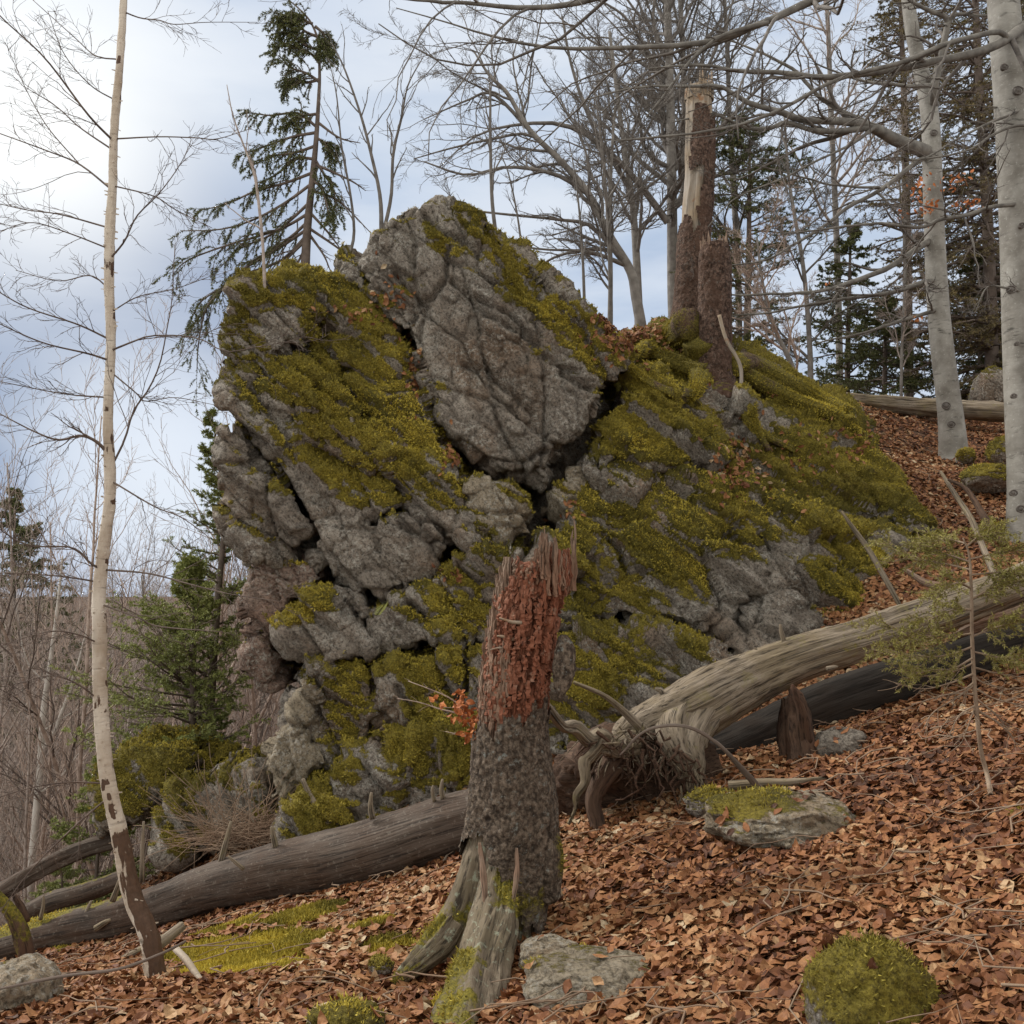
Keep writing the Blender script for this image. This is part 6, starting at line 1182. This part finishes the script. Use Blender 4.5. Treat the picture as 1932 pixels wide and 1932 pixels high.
# ------------------------------------------------------------ conifers
def traced_spruce(label, trunk, brs, mat, d, per=20, ln=.02, wd=.005, tw=12, twr=.26, droop=-.6, bare=(), bark='conif_bark', sub=3, name='spruce', lmin=.12, top_t=0.1):
    t_ = thing(name, label, 'spruce tree', P(*trunk[0][:3])); p, r = arr([trunk], 40); tb_build('trunk', [(p, r)], M[bark], t_, (12,))
    bp_, br_ = arr(brs, 16); bp_ += rng.normal(0, .10, (len(bp_), 1, 1))*np.linspace(0, 1, 16)[None, :, None]*np.array([0, 1, 0])
    S, Sr = kids(bp_, br_, tw, top_t, 1, (.5, 1.0), twr, 6, droop, .10, .6, .5, .5, rmin=.0022, lmin=lmin, tap=.35); S2, S2r = kids(S, Sr, sub, .15, 1, (.4, .9), .5, 4, droop*.6, .1, .8, .6, .5, rmin=.0018, lmin=.06)
    tb_build('branches', [(bp_, br_), (S, Sr), (S2, S2r)], M[bark], t_, (6, 3, 3))
    if len(bare):
        q, qr = arr(bare, 12); k1 = kids(q, qr, 8, .2, 1, (.4, .9), .35, 6, .1, .12, .7, .5, .4, rmin=.002, lmin=.1); tb_build('dead_branches', [(q, qr), k1], M[bark], t_, (5, 3))
    foliage('needles', [needles(S, per, ln, wd, 3), needles(S2, per*2//3, ln, wd, 5), needles(bp_[:, 6:], per*2, ln, wd, 7)], M[mat], t_); return t_
d = 9.5
b_ = lambda *q: [(x, y, d, max(.8, 3.2-2.4*i/(len(q)-1))) for i, (x, y) in enumerate(q)]
traced_spruce('scraggly spruce with drooping bent top growing on the top-left of the outcrop',
 [(572, 545, d, 11), (575, 515, d, 9.5), (580, 430, d, 8), (588, 350, d, 6.5), (596, 270, d, 5), (601, 190, d, 3.6), (603, 140, d, 3), (600, 80, d, 2.4), (588, 45, d, 2), (568, 20, d, 1.6), (535, -8, d, 1)],
 [b_((592, 325), (540, 345), (480, 362), (430, 385), (370, 400)), b_((590, 345), (540, 385), (480, 420), (420, 440), (350, 445)), b_((586, 400), (540, 430), (490, 450), (430, 470), (360, 500), (335, 530)), b_((584, 415), (540, 450), (470, 490), (420, 530), (370, 560), (345, 600)), b_((582, 440), (530, 490), (450, 520), (390, 570), (370, 640), (365, 700)), b_((586, 380), (540, 420), (500, 445), (450, 465), (410, 500)), b_((583, 430), (520, 470), (450, 510), (400, 560), (350, 620)),
  b_((598, 240), (560, 212), (510, 215), (465, 208)), b_((597, 250), (550, 258), (500, 275), (458, 290)), b_((596, 275), (560, 290), (520, 300), (480, 320)), b_((594, 300), (560, 300), (520, 330), (490, 345)), b_((600, 215), (575, 215), (545, 225)),
  b_((603, 155), (580, 140), (550, 130), (530, 110)), b_((602, 150), (575, 155), (555, 145), (540, 150)), b_((603, 120), (585, 100), (555, 90), (525, 85)), b_((602, 95), (575, 85), (550, 65), (525, 62)), b_((601, 70), (575, 60), (545, 35), (520, 30)), b_((590, 45), (575, 40), (550, 22)), b_((600, 75), (612, 90), (622, 115)), b_((595, 50), (610, 65), (618, 90)), b_((575, 28), (560, 35), (540, 45)),
  b_((594, 300), (612, 330), (630, 360), (636, 400)), b_((590, 340), (608, 360), (622, 400), (628, 430)), b_((597, 260), (612, 270), (625, 290))],
 'needle', d, per=46, ln=.026, wd=.008, tw=22, twr=.27, lmin=.20, droop=-1.1,
 bare=[b_((584, 400), (620, 440), (650, 480)), b_((582, 440), (610, 480), (625, 515)), b_((580, 460), (560, 500), (550, 520)), b_((582, 430), (640, 470), (670, 500)), b_((590, 360), (640, 380), (700, 440)), b_((580, 450), (540, 490), (510, 520)), b_((594, 310), (660, 340), (690, 360)), b_((598, 230), (640, 260), (680, 270))])
conifer('dark green spruce standing close behind the left edge of the outcrop', [(386, 1600, 9.6, 13), (392, 1425, 9.6, 10), (400, 1280, 9.6, 8.5), (411, 1130, 9.6, 6.5), (422, 1000, 9.6, 4.5), (418, 900, 9.6, 3), (400, 785, 9.6, 1)], [.6, 1.05, 1.1, .85, .5, .33, .22, .05], 'needle_lit', nb=84, droop=-.5, upt=.6, ln=.026, wd=.008, per=22, tw=14, bare=.15, side=(-.25, -.3, 0), ang=(1.0, 1.45))
conifer('bushy bright green young spruce in front of the taller dark spruce', [(360, 1560, 9.0, 8), (362, 1400, 9.0, 7), (365, 1250, 9.0, 5), (366, 1150, 9.0, 3), (368, 1065, 9.0, 1)], [.65, 1.0, 1.0, .78, .5, .25, .05], 'needle_lit', nb=84, droop=-.45, upt=.6, ln=.026, wd=.009, per=24, tw=16, side=(-.1, -.4, 0), ang=(.95, 1.4))
conifer('small young spruce low behind the fallen logs at the left', [(180, 1760, 8.2, 4), (182, 1650, 8.2, 3.5), (190, 1540, 8.2, 2.5), (196, 1440, 8.2, 1)], [.38, .42, .35, .2, .04], 'needle_lit', nb=44, droop=-.3, upt=.5, ln=.026, wd=.009, per=20, tw=12)
conifer('tiny young spruce half hidden below the thin grey log', [(120, 1760, 7.9, 3), (118, 1690, 7.9, 2.5), (116, 1640, 7.9, 1)], [.3, .3, .15, .03], 'needle_lit', nb=20, droop=-.2, upt=.5, ln=.022, wd=.006, per=14, tw=8)
conifer('dark spruce far off at the left edge above the brown wood', [(20, 1650, 24, 9), (22, 1300, 24, 7), (26, 1100, 24, 4), (28, 925, 24, 1)], [2.5, 2.6, 1.7, .9, .1], 'needle', nb=110, ln=.07, wd=.03, per=18, tw=15, sub=2, rmin=.006)
conifer('flat-topped spruce with tiered branches behind the snags', [(1408, 720, 17, 8), (1410, 600, 17, 7), (1413, 450, 17, 5), (1414, 330, 17, 3), (1416, 258, 17, 1.5)], [.8, .9, 1.15, 1.35, 1.25, .95, .5], 'needle', nb=70, droop=.05, upt=.2, ln=.045, wd=.017, per=18, tw=16, bare=.12, flat=.15, sub=3, rmin=.004)
conifer('narrow pointed spruce on the skyline left of the near beech', [(1598, 755, 19, 6), (1600, 650, 19, 5), (1603, 530, 19, 3.5), (1605, 418, 19, 1)], [1.1, 1.15, .95, .7, .4, .06], 'needle', nb=75, droop=-.6, upt=.2, ln=.045, wd=.018, per=18, tw=14, bare=.12, rmin=.004)
conifer('low dark spruce filling the gap just left of the near beech trunk', [(1668, 760, 17, 5), (1670, 660, 17, 4), (1672, 560, 17, 1)], [1.2, 1.1, .8, .4, .05], 'needle', nb=60, ln=.045, wd=.017, per=16, tw=14, rmin=.004)
conifer('small dark spruce low between the two beeches', [(1850, 760, 16, 6), (1850, 660, 16, 5), (1848, 560, 16, 3), (1846, 470, 16, 1)], [1.0, 1.1, .9, .5, .05], 'needle', nb=64, ln=.045, wd=.017, per=16, tw=14, rmin=.004)
conifer('tall brownish spruce with half-dead drooping branches between the two beeches', [(1872, 765, 15, 13), (1870, 600, 15, 12), (1862, 400, 15, 10), (1850, 200, 15, 8), (1840, 0, 15, 6), (1835, -150, 15, 4)], [.9, 1.3, 1.75, 1.9, 1.8, 1.7, 1.5], 'needle_olive', nb=180, droop=-1.0, upt=.1, ln=.042, wd=.015, per=18, tw=17, bare=.22, rmin=.004)
conifer('dark tall spruce behind the thick right-hand beech trunk', [(1965, 790, 17, 13), (1960, 500, 17, 11), (1955, 200, 17, 9), (1950, -120, 17, 6)], [1.4, 2.0, 2.0, 1.7, 1.3], 'needle', nb=130, droop=-.9, ln=.045, wd=.017, per=16, tw=15, bare=.12, rmin=.004)
conifer('sparse far spruce behind the near beech at the top of the frame', [(1715, 765, 20, 9), (1712, 500, 20, 8), (1706, 200, 20, 6), (1700, 40, 20, 4), (1698, -60, 20, 1)], [.8, .9, 1.0, .9, .85, .5, .1], 'needle_olive', nb=110, droop=-.8, ln=.045, wd=.016, per=16, tw=14, bare=.3, rmin=.004)
# little spruce in the foreground at the right
d = 4.3
b_ = lambda *q: [(x, y, d, max(.6, 2.2-1.6*i/(len(q)-1))) for i, (x, y) in enumerate(q)]
traced_spruce('spindly young spruce with bare lower twigs in front of the bleached trunk at the right',
 [(1869, 1500, 4.2, 4.5), (1862, 1460, d, 4.2), (1850, 1411, d, 4), (1840, 1309, d, 3.8), (1834, 1200, d, 3.4), (1833, 1128, d, 3), (1829, 1050, d, 2.2), (1817, 1015, d, 1.2)],
 [b_((1834, 1195), (1790, 1200), (1720, 1195), (1640, 1165)), b_((1836, 1220), (1780, 1235), (1710, 1238), (1650, 1225)), b_((1838, 1240), (1790, 1260), (1740, 1262), (1690, 1270)), b_((1835, 1150), (1800, 1150), (1760, 1165), (1725, 1180)),
  b_((1832, 1110), (1800, 1100), (1765, 1108), (1740, 1120)), b_((1831, 1075), (1790, 1060), (1750, 1050), (1715, 1020)), b_((1830, 1060), (1800, 1045), (1765, 1035)), b_((1830, 1055), (1870, 1045), (1910, 1040), (1950, 1050)), b_((1831, 1085), (1880, 1080), (1920, 1085), (1950, 1080)), b_((1825, 1030), (1840, 1015), (1860, 1010)), b_((1833, 1130), (1870, 1110), (1900, 1100)), b_((1836, 1200), (1880, 1180), (1930, 1170)), b_((1838, 1230), (1890, 1240), (1940, 1235)), b_((1822, 1025), (1800, 1015), (1780, 1020))],
 'needle_young', d, per=40, ln=.017, wd=.0036, tw=18, twr=.40, droop=-.1, lmin=.08, sub=3,
 bare=[b_((1840, 1270), (1790, 1290), (1740, 1300), (1690, 1290)), b_((1841, 1290), (1800, 1320), (1760, 1345), (1740, 1380)), b_((1842, 1300), (1880, 1320), (1930, 1330)), b_((1840, 1260), (1880, 1270), (1940, 1280)), b_((1843, 1330), (1810, 1350), (1790, 1390)), b_((1843, 1310), (1790, 1310), (1720, 1330)), b_((1844, 1340), (1890, 1370), (1930, 1420)), b_((1839, 1250), (1790, 1270), (1700, 1280)), b_((1844, 1320), (1880, 1350), (1910, 1390)), b_((1841, 1280), (1860, 1290), (1900, 1300)), b_((1841, 1285), (1820, 1300), (1790, 1310)), b_((1843, 1325), (1830, 1360), (1815, 1400))], bark='deadtwig_f')
# orange-leaved beech twig beside the stump
t_ = thing('beech_twig', 'thin beech twig with a bunch of dry orange leaves left of the broken stump', 'beech sapling', P(900, 1395, 4.6))
d = 4.65
p, r = arr([b_((905, 1400), (880, 1345), (850, 1318), (810, 1300), (770, 1285)), b_((900, 1385), (870, 1350), (830, 1338), (790, 1325), (750, 1318)), b_((905, 1420), (885, 1392), (860, 1385), (840, 1380))], 14)
k1 = kids(p, r, 5, .3, 1, (.4, .8), .25, 6, .1, .12, 1, .5, .4, rmin=.001, lmin=.04); tb_build('twigs', [(p, r), k1], M['twig_brown'], t_, (5, 3))
hang(t_, [(872, 1335, 4.6, 9, 14, 34), (890, 1355, 4.6, 8, 10, 26), (862, 1352, 4.6, 8, 8, 16), (885, 1388, 4.6, 10, 6, 30), (868, 1312, 4.6, 6, 6, 8), (815, 1322, 4.6, 3, 3, 3), (833, 1330, 4.6, 3, 5, 3)], sz=.042)
# fern on the rock, bramble leaves
t_ = thing('fern', 'single small green fern frond on the rock face left of the stump', 'fern', P(715, 1150, 7.2))
mb = MB(); a, c = P(712, 1160, 7.2), P(732, 1132, 7.05)
for k in range(14):
    f = k/13; q = a*(1-f)+c*f; L = .055*(1-f)*(.5+f if f < .3 else 1)+.008
    for s_ in (-1, 1): mb.add([q, q+np.array([s_*L*.8, -.01, L*.45]), q+np.array([s_*L*.55, -.01, -.002])+np.array([.006, 0, .004])], None, [[0, 1, 2]], .8)
tubes(mb, [(np.array([a, (a+c)/2, c]), np.array([.002, .0015, .001]))], 4); mb.build('frond', M['needle_lit'], t_, smooth=False)

# ------------------------------------------------------------ brown wood in the valley on the left
def proto(name, label, cat, H, r, m, Lm, mat, tmat, seed, group, lean=.05, twm=(7, 5), t0=.15, up=.5, rmin=.006):
    t_ = thing(name, label, cat, (0, 0, 0), group); q = [np.zeros(3)]; d_ = np.array([random.gauss(0, lean), random.gauss(0, lean), 1.0])
    for i in range(16): d_ = d_+np.array([random.gauss(0, .04), random.gauss(0, .04), 0]); q.append(q[-1]+unit(d_)*H/16)
    p = np.array([q]); r_ = np.linspace(r, r*.2, 17)[None]; tb_build('trunk', [(p, r_)], M[tmat], t_, (7,))
    c, cr = kids(p, r_, m, t0, 1, (.35, .8), 1, 10, up, .12, 1, .5, .3, Lfix=Lm, rmin=rmin); lv = [(c, cr)]
    for q_ in twm: lv.append(kids(*lv[-1], q_, .1, 1, (.35, .85), .45, 6, .25, .15, 1, .6, .5, rmin=rmin*.7, lmin=.15))
    tb_build('twigs', lv, M[mat], t_, (4, 3, 3)); return t_
def dup(t_, loc, rz, sc):
    r_ = t_.copy(); C.objects.link(r_); r_.location = loc; r_.rotation_euler = (0, 0, rz); r_.scale = (sc,)*3
    for ch in t_.children:
        c = ch.copy(); C.objects.link(c); c.parent = r_
    return r_
GL = 'bare trees in the valley wood'; LL = 'leafless grey-brown tree in the dense wood down in the valley on the left'
protos = [proto('bare_tree', LL, 'tree', 11, .11, 34, 2.6, 'twig_pale', 'trunk_bg', k, GL, twm=(8, 5), t0=.2) for k in range(3)]+[proto('bare_tree', LL, 'tree', 9, .07, 30, 2.0, 'twig_brown', 'trunk_bg', 9, GL, twm=(8, 5))]
GS = 'thin brown saplings in the valley wood'; LS = 'thin brown leafless sapling in the thicket down on the left'
sh = [proto('thicket_sapling', LS, 'sapling', 5.5, .030, 22, 1.3, ('twig_brown', 'twig_pale', 'birch_twig')[k], ('twig_brown', 'twig_pale', 'twig_brown')[k], k, GS, lean=.12, twm=(7, 3), t0=.05, rmin=.0035) for k in range(3)]
first = set()
def put(t_, x, y, sc, dz=0):
    loc = (x, y, gz(x, y)-.1+dz); rz = random.uniform(0, 6.28)
    if t_.name not in first: first.add(t_.name); t_.location = loc; t_.rotation_euler = (0, 0, rz); t_.scale = (sc,)*3; return t_
    return dup(t_, loc, rz, sc)
for k in range(170):
    y = random.uniform(20, 80); x = random.uniform(-.62, -.06)*y-random.uniform(0, 1); sc_ = random.uniform(.62, .95); tp_ = gz(x, y)+11*sc_; sc_ *= min(1, max(.5, (11*sc_-max(0, tp_-.085*y*(.6+.6*random.random())))/(11*sc_))); put(random.choice(protos), x, y, sc_)
for k in range(120):
    y = random.uniform(10.5, 26); x = random.uniform(-.62, -.17)*y-.6; put(random.choice(sh), x, y, random.uniform(.8, 1.3))
# white birch in the thicket
d = 11.5
limbs_tree('birch_tree', 'thin white twin-stemmed birch in the brown thicket at the far left', 'birch tree', [(45, 1900, d, 8), (55, 1700, d, 7), (66, 1560, d, 6.5), (76, 1440, d, 6), (82, 1340, d, 5), (95, 1250, d, 4), (108, 1150, d, 3), (118, 1050, d, 1.5)],
  [[(78, 1420, d, 5), (105, 1380, d, 4.5), (125, 1320, d, 4), (148, 1250, d, 3), (165, 1180, d, 1.5)], [(80, 1380, d, 2), (110, 1360, d, 1.6), (160, 1330, d, 1)], [(70, 1500, d, 2), (110, 1470, d, 1.6), (150, 1420, d, 1)], [(90, 1290, d, 2), (60, 1250, d, 1.6), (40, 1190, d, 1)]], 'twig_pale', 'birch_white', bmat='birch_white', twm=(6, 4), s=.04, sides=12, disp=False)
